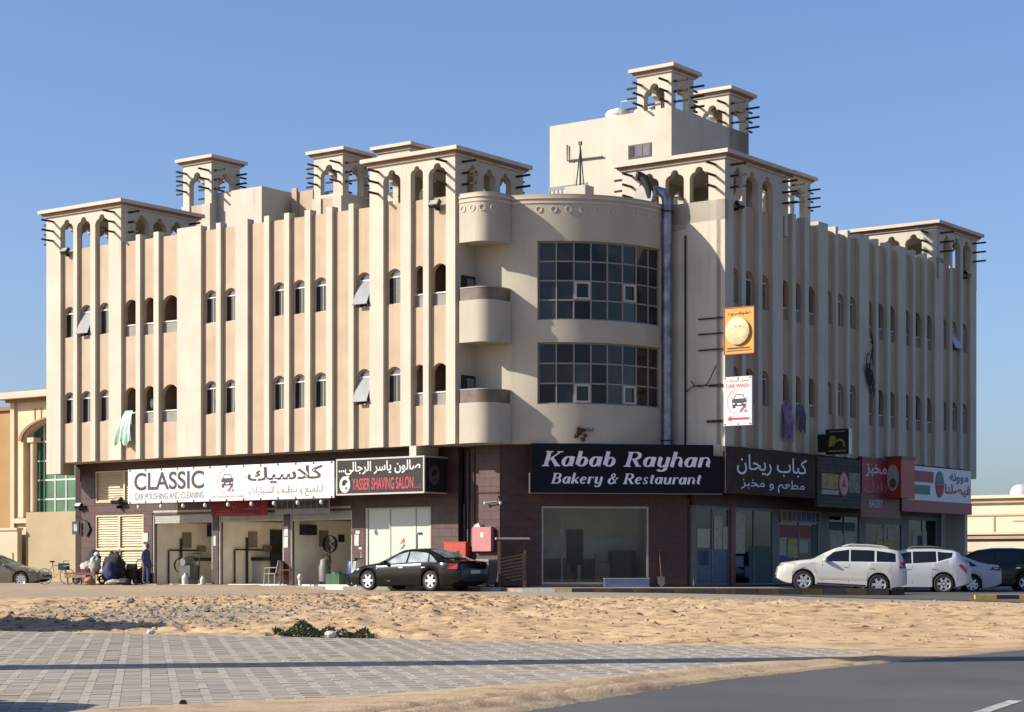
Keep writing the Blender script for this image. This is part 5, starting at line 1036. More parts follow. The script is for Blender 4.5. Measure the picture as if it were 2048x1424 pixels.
nb("arch_moulding", corn_brown, lambda b_: b_.prism([(-34.75+r_*3.15/3.15*math.cos(R(a)),7.3+ (1.15/3.15)*r_*math.sin(R(a))) for r_, rng_ in ((3.4,range(0,181,10)),(3.16,range(180,-1,-10))) for a in rng_], yn-0.12, yn-0.002))
nb("pilaster", peach2, lambda b_: b_.box(-38.75,yn-0.15,0,-38.45,yn-0.002,9.3))
def shaft(b_): b_.cyl((-37.35,yn+0.25,3.6),(-37.35,yn+0.25,7.2),0.17,n=12); b_.box(-37.6,yn+0.0,7.2,-37.1,yn+0.5,7.45)
nb("column", peach2, shaft, True)
nb("ledge", peach2, lambda b_: b_.box(-38.5,yn-0.25,3.0,-36.6,yn+0.6,3.25))
for k in range(4): nb("wall_slit", corn_brown, lambda b_: b_.box(-37.0+0.5*k,yn-0.03,8.35,-36.93+0.5*k,yn-0.001,8.95))
nb("lower_wall", tan, lambda b_: b_.box(-37.2,yn-0.4,-0.1,-30,yn+0.65,3.55))
nb("lower_wall", peach, lambda b_: b_.box(-38.6,yn,-0.1,-37.25,yn+0.7,2.99))
fr_ = MB(); 
for x in (-38.65,-37.8,-36.95,-36.1,-35.25,-34.4,-33.55): fr_.box(x,yn+0.55,3.55,x+0.07,yn+0.63,8.4)
for z in (4.2,5.2,6.2,7.2): fr_.box(-38.7,yn+0.56,z,-31.5,yn+0.62,z+0.08)
gf = fr_.build("window",[white],N1); greeng = mat("green_glass",(0.04,0.20,0.11),0.12,0.2,0.6,spec=0.6)
for i in range(8):
    for k, (za, zb) in enumerate(((3.55,4.2),(4.28,5.2),(5.28,6.2),(6.28,7.2),(7.28,8.4))):
        x = -38.7+0.85*i; b_ = MB(); b_.box(x+0.12,yn+0.585,za,x+0.9,yn+0.595,zb); put("pane", b_.mesh("pane",[greeng]), gf)
N2 = thing("neighbour_building", "darker orange flat walled building at the left edge of the photo", "building", wl(0,0,0), TH)
b_ = MB(); b_.box(-62,20,-0.2,-41.3,32,9.9); b_.build("wall",[mat("orange_render",(0.50,0.30,0.12),0.9,0.06,0.7)],N2); b_ = MB(); b_.box(-62.2,19.8,9.9,-41.1,32.2,10.15); b_.build("parapet",[corn_brown],N2); b_ = MB(); b_.box(-43.1,19.95,0,-42.95,19.999,8.3); b_.build("joint",[corn_brown],N2)
bw = thing("boundary_wall", "low pale peach boundary wall behind the beige car", "wall", wl(0,0,0), TH)
b_ = MB(); b_.box(-60,11.2,-0.3,-37.4,11.5,2.62); b_.build("wall",[mat("pale_peach",(0.74,0.58,0.42),0.9,0.05,0.8)],bw); b_ = MB(); b_.box(-60,11.12,2.62,-37.35,11.56,2.75); b_.build("coping",[mat("pale_eave",(0,0,0))],bw)
vp = thing("standpipe", "slim upright tap post beside boundary wall", "post", wl(-38.3,10.6,-0.1), TH)
b_ = MB(); b_.cyl((0,0,0),(0,0,1.9),0.05,n=8); b_.ball((0,0,1.55),0.12,8,5); b_.ball((0,0,1.95),0.07,8,5); b_.build("post",[tan],vp)
VL = thing("villa", "low cream villa with banded cornices on the right", "house", wl(0,0,0), TH)
vc = mat("villa_cream",(0.80,0.73,0.55),0.9,0.04,0.8); vt = mat("villa_trim",(0.62,0.44,0.28),0.9,0.05,1)
def vb(name, m, *bx): b_ = MB(); [b_.box(*q_) for q_ in bx]; return b_.build(name,[m],VL)
vb("wall", vc, (-5.0,50,-0.3,14,62,4.35)); vb("cornice", vt, (-5.15,49.8,4.35,14,62,4.6)); vb("roof_edge", vc, (-5.3,49.6,4.6,14,62,4.78)); vb("band", vt, (-5.0,49.93,3.62,14,49.998,3.70))
vb("joint", vt, (-0.55,49.95,2.3,-0.47,49.998,3.6)); vb("wall_vent", vt, (0.6,49.95,3.3,1.3,49.998,3.36))
vb("annex_wall", vc, (-4.2,45.5,-0.3,14,49.9,2.25)); vb("cornice", vt, (-4.35,45.3,2.25,14,49.9,2.48)); vb("roof_edge", vc, (-4.45,45.2,2.48,14,49.9,2.62)); vb("band", vt, (-4.2,45.43,1.55,14,45.498,1.62)); vb("joint", vt, (-2.6,45.45,0,-2.52,45.498,1.55))
wv = vb("window", alu, (-3.9,49.94,2.9,-2.6,49.999,4.2)); b_ = MB(); b_.box(-3.8,49.92,3.0,-2.7,49.938,4.1); put("pane", b_.mesh("pane",[pane_d]), wv)
dm = thing("roof_tank", "white domed tank on the cream villa's roof", "water tank", wl(-0.15,53,4.78), TH)
b_ = MB(); b_.lathe([(0.62,0),(0.60,0.3),(0.48,0.55),(0.25,0.68),(0,0.72)],(0,0,0),'z',18); b_.build("dome",[white],dm,smooth=True); b_ = MB(); b_.vprism([(0.3,-0.3),(1.05,-0.3),(1.05,0.4),(0.3,0.4)],0,0.3); b_.prism([(0.3,0.3),(1.05,0.3),(0.35,0.65)],-0.3,0.4); b_.build("tank_base",[gk],dm)
# ------------------------------------------------------------------ vehicles
def interp(pts, x): return float(np.interp(x,[p[0] for p in pts],[p[1] for p in pts]))
tyre_m = mat("tyre_rubber",(0.022,0.022,0.024),0.8,0.1,8); rim_m = mat("alloy_rim",(0.62,0.62,0.63),0.25,0.05,4,metal=0.7); under_m = mat("underbody_black",(0.012,0.012,0.013),0.8,0.0)
red_l = mat("red_tail_lens",(0.40,0.012,0.018),0.15,0.1,9,coat=0.6); head_l = mat("clear_head_lens",(0.62,0.62,0.55),0.1,0.15,9,coat=0.7); autoglass = mat("tinted_car_glass",(0.014,0.016,0.020),0.05,0.15,1.5,spec=0.6); chrome = mat("chrome_trim",(0.75,0.75,0.76),0.12,0.0,metal=1.0)
wheel_cache = {}
def wheel_parts(r, spokes):
    k = (r,spokes)
    if k not in wheel_cache:
        w = 0.11
        a = MB(); a.lathe([(r*0.66,-w),(r*0.9,-w-0.005),(r*0.985,-w*0.8),(r,-w*0.4),(r,w*0.4),(r*0.985,w*0.8),(r*0.9,w+0.005),(r*0.66,w)],(0,0,0),'y',28)
        b_ = MB(); b_.lathe([(r*0.70,-w-0.004),(r*0.62,-w+0.012),(r*0.60,0.0)],(0,0,0),'y',28); b_.lathe([(r*0.13,-w+0.005),(0,-w)],(0,0,0),'y',14)
        for i in range(spokes):
            t = 2*math.pi*i/spokes; c, s_ = math.cos(t), math.sin(t); q = [(r*0.1,-0.055*r/0.33),(r*0.63,-0.035*r/0.33),(r*0.63,0.035*r/0.33),(r*0.1,0.055*r/0.33)]
            V = [(x*c-y*s_, yy, x*s_+y*c) for yy in (-w+0.008,-w+0.04) for x,y in q]; b_.add(V,[(0,1,2,3),(7,6,5,4),(0,4,5,1),(2,6,7,3),(1,5,6,2),(3,7,4,0)])
        d_ = MB(); d_.lathe([(r*0.66,-0.02),(0,-0.02)],(0,0,0),'y',20); d_.lathe([(r*0.66,0.09),(0,0.09)],(0,0,0),'y',20)
        wheel_cache[k] = (a.mesh("tyre",[tyre_m],True), b_.mesh("rim",[rim_m],True), d_.mesh("brake_disc",[under_m]))
    return wheel_cache[k]
def car(name, label, cat, top, belt, L, Wd, wb, fo, r, paint, windows, ws, rw, clear=0.2, spokes=6, group=None, roofw=0.71, taper=(0.78,0.84), lights=None, glass=None, rails=False, plate=True, arch=1.16):
    """front at +x; top/belt: (distance from the front, height) profiles"""
    glass = glass or autoglass; root = thing(name,label,cat,group=group); H = Wd/2
    xw = [fo, fo+wb]; rz_ = r; Ra = r*arch
    X = set(list(np.linspace(0,L,46))+[0.04,0.1,0.2,0.32,L-0.04,L-0.1,L-0.2,L-0.32]+[p[0] for p in top]+[p[0] for p in belt])
    for w_ in xw: X |= {w_+Ra*math.cos(R(a)) for a in range(0,181,15)} | {w_-Ra-0.01, w_+Ra+0.01}
    X = sorted(x for x in X if 0 <= x <= L)
    def half(x):
        f = taper[0]+(1-taper[0])*min(1,(x/0.75))**0.55 if x < 0.75 else 1; g = taper[1]+(1-taper[1])*min(1,(L-x)/0.7)**0.55 if L-x < 0.7 else 1
        return H*min(f,g)
    def zbot(x):
        z = clear + 0.16*max(0,1-x/0.5)**2 + 0.18*max(0,1-(L-x)/0.6)**1.5
        for w_ in xw:
            if abs(x-w_) < Ra: z = max(z, rz_+math.sqrt(Ra*Ra-(x-w_)**2))
        return z
    def ring(x):
        h = half(x); zt = interp(top,x); zb = zbot(x); zl = min(interp(belt,x), zt-0.02); gh = max(0.0,min(1.0,(zt-zl-0.03)/0.35))
        zm = zb+(zl-zb)*0.55; rwid = H*(0.90-(0.90-roofw)*gh)*(h/H)
        return [(h*0.86,zb),(h*0.985,zb+0.02),(h,zm),(h*0.985,zl-0.05*(zl-zb)),(h*(0.955 if gh>0 else 0.93),zl),(rwid,zl+(zt-zl)*(0.86 if gh>0.1 else 0.6)),(rwid*0.86,zl+(zt-zl)*0.97),(0,zt+0.01)]
    rings = [ring(x) for x in X]; n_ = 8; V = []
    for x, rg in zip(X,rings):
        pts = [(-y,z) for y,z in rg] + [(y,z) for y,z in reversed(rg[:-1])]
        V += [(L/2-x,y,z) for y,z in pts]
    M_ = 2*n_-1; mb = MB(); F = [(i*M_+k,i*M_+k+1,(i+1)*M_+k+1,(i+1)*M_+k) for i in range(len(X)-1) for k in range(M_-1)]
    F += [list(range(M_)), list(range((len(X)-1)*M_,len(X)*M_))]; mb.add(V,F); mb.build("body",[paint],root,smooth=True)
    ub = MB(); ub.box(-L/2+0.35,-H*0.80,clear+0.02,L/2-0.35,H*0.80,0.62)
    for w_ in xw: ub.box(L/2-w_-Ra-0.03,-H*0.84,0.30,L/2-w_+Ra+0.03,H*0.84,rz_+Ra+0.03)
    ub.build("underbody",[under_m],root)
    def side(x, f, e):                       # point on the glasshouse side, f 0..1 from belt to roof
        rg = ring(x); a, b_ = rg[4], rg[5]; return (a[0]+(b_[0]-a[0])*f+e, a[1]+(b_[1]-a[1])*f)
    for (xa, xb, fa_, fb_, ta_, tb_) in windows:     # xa..xb at the belt; fa_,fb_ lean at the top
        for sgn in (-1,1):
            g = MB(); N = 10; lo, hi = [], []
            for i in range(N+1):
                x = xa+(xb-xa)*i/N; y, z = side(x,0.06,0.006); lo.append((L/2-x,sgn*y,z))
                x2 = xa+fa_+(xb+fb_-xa-fa_)*i/N; t_x = ta_+(tb_-ta_)*i/N; y, z = side(x2,t_x,0.006); hi.append((L/2-x2,sgn*y,z))
            g.add(lo+hi,[(i,i+1,N+2+i,N+1+i) for i in range(N)]); put("side_window", g.mesh("side_window",[glass],True), root)
    for nm, (xa, xb) in (("windshield",ws),("rear_window",rw)):
        g = MB(); N = 8; rows = []
        for i in range(N+1):
            x = xa+(xb-xa)*i/N; rg = ring(x); wv_ = rg[6][0]*0.98; rows.append([(L/2-x+(0.008 if nm=="windshield" else -0.008), yy*wv_, (rg[7][1]*(1-abs(yy)**2)+rg[6][1]*abs(yy)**2)+0.012) for yy in (-1,-0.5,0,0.5,1)])
        g.add([p for rw_ in rows for p in rw_],[(i*5+k,i*5+k+1,(i+1)*5+k+1,(i+1)*5+k) for i in range(N) for k in range(4)]); put(nm, g.mesh(nm,[glass],True), root)
    tm, rm2, dm2 = wheel_parts(r,spokes)
    for w_ in xw:
        for sgn in (-1,1):
            wr = put("wheel", dm2, root, (L/2-w_, sgn*(H-0.125), r), 0 if sgn<0 else math.pi); put("tyre", tm, wr); put("rim", rm2, wr)
    def strip(nm, m, pts, e=0.008):          # flat patch hugging the body side: (x,z) polygon
        for sgn in (-1,1):
            g = MB(); vs = []
            for x, z in pts:
                rg = ring(x); zz = [p[1] for p in rg[:6]]; yy = [p[0] for p in rg[:6]]; vs.append((L/2-x, sgn*(float(np.interp(z,zz,yy))+e), z))
            n0 = len(vs); ins = [(a,b_*0.86,c) for a,b_,c in vs]; g.add(vs+ins,[list(range(n0))]+[[i,(i+1)%n0,n0+(i+1)%n0,n0+i] for i in range(n0)] if e > 0.03 else [list(range(n0))]); put(nm, g.mesh(nm,[m]), root)
    for (nm, m, pts) in (lights or []): strip(nm, m, pts, 0.035 if 'light' in nm else 0.010)
    mx = windows[0][0]+0.12; zb_ = interp(belt,mx)
    for sgn in (-1,1):
        g = MB(); g.ball((L/2-mx,sgn*(H+0.06),zb_+0.07),(0.09,0.12,0.075),10,6); put("mirror", g.mesh("mirror",[paint],True), root)
    zh = interp(belt,L*0.5)-0.14
    for x in (windows[0][1]-0.18, windows[1][1]-0.16): strip("door_handle", chrome if paint.name.startswith("black") else paint, [(x-0.09,zh-0.015),(x+0.09,zh-0.015),(x+0.09,zh+0.02),(x-0.09,zh+0.02)],0.03)
    for x in (windows[0][0]+0.05, windows[0][1]+0.02, windows[1][1]-0.02):
        strip("door_seam", under_m, [(x-0.006,clear+0.14),(x+0.006,clear+0.14),(x+0.006,interp(belt,x)-0.06),(x-0.006,interp(belt,x)-0.06)],0.004)
    if plate:
        zc = interp(belt,L-0.05)*0.62+0.1; g = MB(); g.box(-L/2-0.02,-0.26,zc-0.06,-L/2+0.0,0.26,zc+0.06); put("number_plate", g.mesh("number_plate",[mat("plate_white",(0.6,0.6,0.58),0.5,0.1,20)]), root)
        g = MB(); g.vprism([(-L/2-0.015,-H*0.72),(-L/2-0.015,H*0.72),(-L/2+0.12,H*0.80),(-L/2+0.12,-H*0.80)],clear+0.16,clear+0.30); put("bumper", g.mesh("bumper",[under_m]), root); g = MB(); g.vprism([(L/2+0.012,-H*0.66),(L/2+0.012,H*0.66),(L/2-0.1,H*0.72),(L/2-0.1,-H*0.72)],0.40,0.52); put("grille", g.mesh("grille",[under_m]), root)
    if rails:
        for sgn in (-1,1):
            g = MB(); xa, xb = ws[1]+0.25, rw[0]-0.3; ps = []
            for i in range(9):
                x = xa+(xb-xa)*i/8; rg = ring(x); ps.append((L/2-x,sgn*rg[6][0]*1.02,rg[6][1]+0.075-(0.05 if i in (0,8) else 0)))
            g.tube(ps,0.025,6); put("roof_rail", g.mesh("roof_rail",[paint if rails=="paint" else greym],True), root)
    return root
def place_car(o, X, Y, z, heading, pitch=0.0):
    o.location = (X,Y,z); o.rotation_euler = Matrix.Rotation(math.atan2(heading[1],heading[0]),4,'Z').to_euler() if pitch == 0 else (Matrix.Rotation(math.atan2(heading[1],heading[0]),4,'Z') @ Matrix.Rotation(pitch,4,'Y')).to_euler()
def copy_tree(o, parent=None):
    c = o.copy(); COL.objects.link(c); c.parent = parent
    for ch in [k for k in o.children]: copy_tree(ch, c)
    return c
blackpaint = mat("black_car_paint",(0.004,0.004,0.005),0.14,0.0,spec=0.2,coat=0.18); whitepaint = mat("white_car_paint",(0.74,0.73,0.68),0.3,0.02,2,coat=0.8); silverpaint = mat("silver_white_paint",(0.60,0.62,0.66),0.28,0.02,2,coat=0.8); beigepaint = mat("beige_car_paint",(0.24,0.20,0.145),0.32,0.03,2,coat=0.7,metal=0.3); darkpaint = mat("black_blue_paint",(0.008,0.009,0.012),0.15,0.0,spec=0.3,coat=0.4); offwhite = mat("pearl_white_paint",(0.66,0.67,0.70),0.28,0.02,2,coat=0.8)
sedan_top = [(0,0.52),(0.06,0.66),(0.3,0.78),(1.0,0.93),(1.42,0.99),(1.9,1.22),(2.35,1.41),(2.7,1.475),(3.1,1.485),(3.5,1.44),(3.95,1.30),(4.35,1.12),(4.65,1.06),(5.0,1.03),(5.08,0.95),(5.11,0.6)]
sedan_belt = [(0,0.5),(0.3,0.72),(1.3,0.90),(2.5,0.95),(4.0,1.0),(4.6,1.0),(5.11,0.9)]
bs = car("parked_sedan","glossy black sedan parked in front of the shaving salon","car",sedan_top,sedan_belt,5.11,1.86,2.84,1.0,0.355,blackpaint,[(1.75,2.72,0.42,-0.0,0.82,0.92),(2.80,3.72,0.0,-0.12,0.92,0.86),(3.78,4.12,-0.12,-0.30,0.84,0.66)],(1.46,2.5),(3.55,4.3),0.17,6,
   lights=[("taillight",red_l,[(4.60,0.76),(4.98,0.76),(4.98,0.95),(4.68,0.95)]),("headlight",head_l,[(0.12,0.62),(0.62,0.74),(0.55,0.80),(0.16,0.72)]),("side_trim",chrome,[(1.35,0.50),(1.62,0.505),(1.62,0.525),(1.38,0.54)]),("rocker_trim",chrome,[(1.9,0.335),(3.5,0.345),(3.5,0.36),(1.9,0.35)]),("window_trim",chrome,[(1.8,0.925),(4.1,0.985),(4.1,1.0),(1.8,0.94)])],glass=mat("glare_toned_glass",(0.42,0.46,0.46),0.05,0.35,2.5,spec=0.8))  # sedan glass coloured pale to imitate bright reflections and the view through
c0 = wl(-0.50,-1.50); place_car(bs, c0.x, c0.y, -0.155, (-E1.x,-E1.y))
suv_top = [(0,0.55),(0.05,0.82),(0.25,0.98),(0.9,1.10),(1.22,1.14),(1.65,1.40),(2.05,1.60),(2.5,1.68),(3.3,1.69),(4.0,1.655),(4.3,1.60),(4.42,1.42),(4.52,1.15),(4.60,0.95),(4.62,0.55)]
suv_belt = [(0,0.6),(0.3,0.88),(1.2,1.05),(2.5,1.10),(3.8,1.15),(4.3,1.18),(4.62,0.95)]
sv = car("parked_suv","white SUV with dark windows, nearest of the row at right","car",suv_top,suv_belt,4.62,1.82,2.66,0.95,0.36,whitepaint,[(1.55,2.52,0.40,0.0,0.84,0.90),(2.58,3.42,0.0,0.0,0.90,0.90),(3.50,4.18,0.0,-0.02,0.90,0.80)],(1.28,2.12),(4.22,4.5),0.25,6,roofw=0.74,rails="paint",
   lights=[("headlight",mat("amber_head_lens",(0.66,0.62,0.34),0.1,0.1,9,coat=0.7),[(0.10,0.84),(0.62,0.96),(0.55,1.02),(0.12,0.96)]),("taillight",red_l,[(4.30,0.98),(4.56,1.0),(4.50,1.26),(4.36,1.18)]),("side_moulding",mat("pale_trim",(0.66,0.63,0.55),0.4,0.02),[(1.45,0.46),(3.2,0.48),(3.2,0.55),(1.45,0.53)]),("lower_sill",under_m,[(1.42,0.28),(3.15,0.28),(3.15,0.33),(1.42,0.33)]),("wheel_arch_flare",whitepaint,[(0.5,0.62),(0.95,0.86),(1.4,0.62),(1.3,0.80),(0.95,0.92),(0.6,0.80)])])
place_car(sv, 11.20, 67.75, -0.205, (-0.996,0.085), R(-3.0)); sv.scale = (0.945,0.945,0.955)
mu_top = [(0,0.55),(0.06,0.8),(0.3,0.95),(1.0,1.08),(1.3,1.14),(1.8,1.42),(2.2,1.60),(2.6,1.67),(3.4,1.67),(4.1,1.62),(4.35,1.52),(4.52,1.30),(4.66,1.10),(4.74,0.95),(4.77,0.6)]
mu_belt = [(0,0.6),(0.3,0.85),(1.3,1.03),(2.5,1.08),(3.5,1.14),(4.2,1.36),(4.5,1.16),(4.77,0.95)]
mu = car("parked_crossover","silver white crossover behind the white SUV, tail to the right","car",mu_top,mu_belt,4.77,1.88,2.83,0.93,0.365,silverpaint,[(1.65,2.6,0.4,0,0.84,0.92),(2.66,3.5,0,0,0.92,0.92),(3.56,4.05,0,0.05,0.90,0.70)],(1.36,2.25),(4.05,4.5),0.23,6,roofw=0.72,rails="grey",
   lights=[("taillight",red_l,[(4.30,1.02),(4.38,1.10),(4.60,0.88),(4.60,0.72),(4.52,0.80)]),("headlight",head_l,[(0.12,0.78),(0.6,0.9),(0.55,0.98),(0.16,0.9)])])
hd = (-0.994,0.11)
def by_wheel(o, L, wb, fo, px_, Y, z, heading, side_off):      # put the near rear wheel at a known spot
    rear = -(fo+wb-L/2); h = Vector((heading[0],heading[1],0)).normalized(); left = Vector((-h.y,h.x,0)); c = Vector(((px_-1024)/3960*Y,Y,0)) - h*rear - left*side_off; place_car(o, c.x, c.y, z, heading)
by_wheel(mu,4.77,2.83,0.93,1887,72.6,-0.30,hd,0.85)
al_top = [(0,0.52),(0.06,0.66),(0.3,0.76),(1.0,0.90),(1.35,0.96),(1.85,1.20),(2.3,1.40),(2.7,1.465),(3.1,1.46),(3.6,1.36),(4.1,1.16),(4.4,1.10),(4.75,1.08),(4.83,0.95),(4.86,0.6)]
al = car("parked_sedan","white sedan whose boot shows between the crossover and the black car","car",al_top,[(0,0.5),(0.3,0.7),(1.3,0.88),(2.5,0.94),(4.0,1.02),(4.5,1.03),(4.86,0.9)],4.86,1.83,2.78,0.95,0.335,offwhite,[(1.7,2.65,0.42,0,0.82,0.92),(2.72,3.6,0,-0.05,0.92,0.84),(3.66,3.95,-0.05,-0.22,0.82,0.62)],(1.4,2.45),(3.5,4.15),0.17,7,
   lights=[("taillight",red_l,[(4.40,0.90),(4.80,0.86),(4.80,1.0),(4.5,0.99)]),("headlight",head_l,[(0.12,0.62),(0.6,0.72),(0.55,0.78),(0.16,0.7)])])
by_wheel(al,4.86,2.78,0.95,1944,76.5,-0.31,hd,0.83)
dk = car("parked_suv","black SUV with black windows at the right edge of the photo","car",[(0,0.55),(0.05,0.85),(0.3,1.0),(0.9,1.08),(1.25,1.15),(1.75,1.45),(2.25,1.68),(2.8,1.76),(3.6,1.76),(4.5,1.70),(4.9,1.55),(5.05,1.2),(5.12,0.9),(5.14,0.55)],[(0,0.6),(0.3,0.9),(1.3,1.06),(2.6,1.10),(4.6,1.14),(5.14,1.0)],5.14,1.98,3.0,1.0,0.38,darkpaint,[(1.6,2.75,0.5,0,0.86,0.92),(2.82,3.85,0,0,0.92,0.92),(3.92,4.75,0,-0.05,0.92,0.86)],(1.32,2.35),(4.75,5.02),0.22,5,roofw=0.74,
   lights=[("taillight",red_l,[(4.85,0.95),(5.1,0.95),(5.08,1.2),(4.92,1.2)]),("headlight",head_l,[(0.12,0.82),(0.6,0.92),(0.55,1.0),(0.16,0.95)]),("body_trim",chrome,[(1.6,0.44),(3.6,0.44),(3.6,0.46),(1.6,0.46)])])
by_wheel(dk,5.14,3.0,1.0,2052,78.5,-0.31,hd,0.9)
bg_ = car("parked_sedan","beige sedan half cut off by the left edge of the photo","car",[(0,0.5),(0.06,0.64),(0.3,0.74),(0.9,0.86),(1.25,0.92),(1.75,1.18),(2.2,1.40),(2.6,1.48),(3.1,1.48),(3.6,1.38),(4.05,1.14),(4.4,1.08),(4.6,1.05),(4.66,0.6)],[(0,0.5),(0.3,0.7),(1.25,0.86),(2.5,0.92),(4.0,0.98),(4.66,0.9)],4.66,1.78,2.7,0.9,0.32,beigepaint,[(1.5,2.5,0.45,0,0.82,0.92),(2.56,3.4,0,-0.05,0.92,0.86),(3.46,3.8,-0.05,-0.2,0.84,0.64)],(1.3,2.3),(3.45,4.05),0.17,8,glass=mat("clear_car_glass",(0.10,0.115,0.095),0.06,0.2,1.5,spec=0.7),
   lights=[("headlight",head_l,[(0.12,0.60),(0.55,0.70),(0.5,0.76),(0.16,0.68)]),("taillight",red_l,[(4.35,0.85),(4.6,0.85),(4.6,0.98),(4.4,0.97)])])
place_car(bg_, -23.25, 89.3, -0.16, (0.995,-0.1))
# ------------------------------------------------------------------ person standing at the first garage
def person(label, X, Y, z, facing, h=1.66):
    V = [(0,0,.95),(0,0,1.12),(0,.01,1.30),(0,0.0,1.44),(0,-.02,1.50),(0,-.045,1.57),
         (.10,0,.90),(.11,-.01,.50),(.115,.02,.09),(.12,-.12,.04),(-.10,0,.90),(-.115,.03,.50),(-.12,.06,.09),(-.125,-.08,.04),
         (.17,.01,1.40),(.22,.04,1.13),(.21,-.05,.90),(.205,-.09,.80),(-.17,.01,1.40),(-.22,.05,1.13),(-.21,-.03,.90),(-.205,-.07,.80)]
    E_ = [(0,1),(1,2),(2,3),(3,4),(4,5),(0,6),(6,7),(7,8),(8,9),(0,10),(10,11),(11,12),(12,13),(3,14),(14,15),(15,16),(16,17),(3,18),(18,19),(19,20),(20,21)]
    rad = [(.15,.11),(.145,.105),(.165,.115),(.12,.09),(.05,.05),(.055,.055),(.095,.10),(.07,.072),(.058,.058),(.045,.035),(.095,.10),(.07,.072),(.058,.058),(.045,.035),(.065,.065),(.05,.05),(.036,.036),(.032,.045),(.065,.065),(.05,.05),(.036,.036),(.032,.045)]
    me = bpy.data.meshes.new("person"); me.from_pydata(V,E_,[]); o = bpy.data.objects.new("person", me); COL.objects.link(o)
    m = o.modifiers.new("skin",'SKIN'); 
    for i, sv_ in enumerate(me.skin_vertices[0].data): sv_.radius = rad[i]; sv_.use_root = (i==0)
    s2 = o.modifiers.new("sub",'SUBSURF'); s2.levels = 2; s2.render_levels = 2
    bpy.context.view_layer.update(); dg = bpy.context.evaluated_depsgraph_get(); nm = bpy.data.meshes.new_from_object(o.evaluated_get(dg), depsgraph=dg)
    bpy.data.objects.remove(o); nm.name = "person"; nm.materials.clear()
    skin = mat("brown_skin",(0.16,0.075,0.045),0.6,0.05,6); cov = mat("blue_coverall",(0.085,0.115,0.30),0.85,0.15,4); shoe = mat("dark_shoe",(0.03,0.025,0.025),0.6)
    for mm in (cov,skin,shoe): nm.materials.append(mm)
    for p in nm.polygons:
        c = p.center; p.use_smooth = True
        p.material_index = 1 if (c.z > 1.475 or (abs(c.x) > .165 and c.z < .93)) else (2 if c.z < 0.085 else 0)
    o = put("person", nm, None, (X,Y,z), facing); tag(o, label, "person")
    k = MB(); k.ball((0,-.06,1.635),(.073,.092,.115),14,10); k.ball((0,-.155,1.62),(.016,.02,.02),6,4); k.ball((.075,-.055,1.625),(.012,.025,.032),6,4); k.ball((-.075,-.055,1.625),(.012,.025,.032),6,4); k.build("head",[skin],o,smooth=True)
    k = MB(); k.ball((0,-.045,1.665),(.08,.095,.10),14,8,0,-0.25); k.build("hair",[bulk],o,smooth=True)
    k = MB(); k.ball((.03,-.142,1.645),(.012,.008,.007),6,4); k.ball((-.03,-.142,1.645),(.012,.008,.007),6,4); k.build("eyes",[white],o)
    k = MB(); k.box(-.025,-.146,1.578,.025,-.138,1.588); k.build("mouth",[mat("lip",(0.10,0.035,0.03),0.6)],o)
    for sx in (.205,-.205):
        k = MB()
        for q_ in range(4):
            l_ = (.06,.07,.068,.055)[q_]; y0 = -.105+.022*q_ if sx>0 else -.085+.022*q_
            k.tube([(sx,y0,.775),(sx*.985,y0-.006,.775-l_*.5),(sx*.96,y0,.775-l_)],[.010,.009,.007],5)
        yb = -.115 if sx>0 else -.095
        k.tube([(sx,yb+.01,.80),(sx*.95,yb-.025,.775),(sx*.93,yb-.03,.75)],[.011,.010,.008],5); k.build("fingers",[skin],o,smooth=True)
    k = MB(); k.box(-.13,-.02,.99,.13,.0,1.0); o.scale = (h/1.73,)*3
    return o
pw = wl(-16.70,0.75); person("man in blue coverall standing at the left edge of the garages", pw.x, pw.y, -0.02, R(58))
# ------------------------------------------------------------------ loaded handcart, bicycle and junk on the left
def at(xl, yl, z=0.0): return wl(xl, yl, z)
wood = mat("weathered_wood",(0.30,0.16,0.09),0.85,0.2,5); woodr = mat("red_brown_wood",(0.20,0.06,0.045),0.8,0.2,5); tarp = mat("dark_grey_tarp",(0.05,0.05,0.05),0.85,0.2,4); btarp = mat("dark_blue_tarp",(0.025,0.035,0.12),0.75,0.2,4); sackm = mat("white_sack",(0.62,0.57,0.48),0.85,0.08,6)
ct = thing("handcart","loaded wooden handcart against the left end of the shops","cart",at(-18.85,-0.35,-0.03),TH)
mb = MB(); mb.box(-1.15,-0.4,0.42,0.7,0.5,0.50); mb.build("deck",[woodr],ct); mb = MB(); mb.box(-1.1,-0.43,0.28,0.2,-0.38,0.40); mb.build("side_board",[wood],ct)
mb = MB(); mb.tube([(-1.15,-0.35,0.48),(-1.25,-0.35,0.75),(-0.8,-0.35,0.8)],0.02,5); mb.build("handle",[greym],ct)
for x in (-0.55,0.25):
    for y in (-0.3,0.4):
        mb = MB(); mb.lathe([(0.20,-0.03),(0.20,0.03),(0.13,0.03),(0.13,-0.03),(0.20,-0.03)],(0,0,0),'y',16); mb.box(-0.13,-0.01,-0.015,0.13,0.01,0.015); mb.box(-0.015,-0.01,-0.13,0.015,0.01,0.13); put("wheel", mb.mesh("wheel",[tyre_m],True), ct, (x,y,0.2))
for x in (-1.05,0.6):
    mb = MB(); mb.box(x-0.03,-0.35,0,x+0.03,-0.29,0.42); mb.box(x-0.03,0.38,0,x+0.03,0.44,0.42); mb.build("leg",[greym],ct)
def bundle(nm, label, cat, c, r, m, jit=0.12, nu=14, nv=10, grp=None):
    mb = MB(); mb.ball((0,0,r[2]),r,nu,nv,jit); o = mb.build(nm,[m],None,at(*c),TH+random.uniform(0,1),smooth=True); return tag(o,label,cat,grp)
bundle("sack","left white sack on the handcart deck","sack",(-19.05,-0.35,0.46),(0.27,0.24,0.24),sackm,0.16)
bundle("sack","tall white sack standing upright on the handcart","sack",(-18.52,-0.40,0.46),(0.25,0.20,0.34),sackm,0.22)
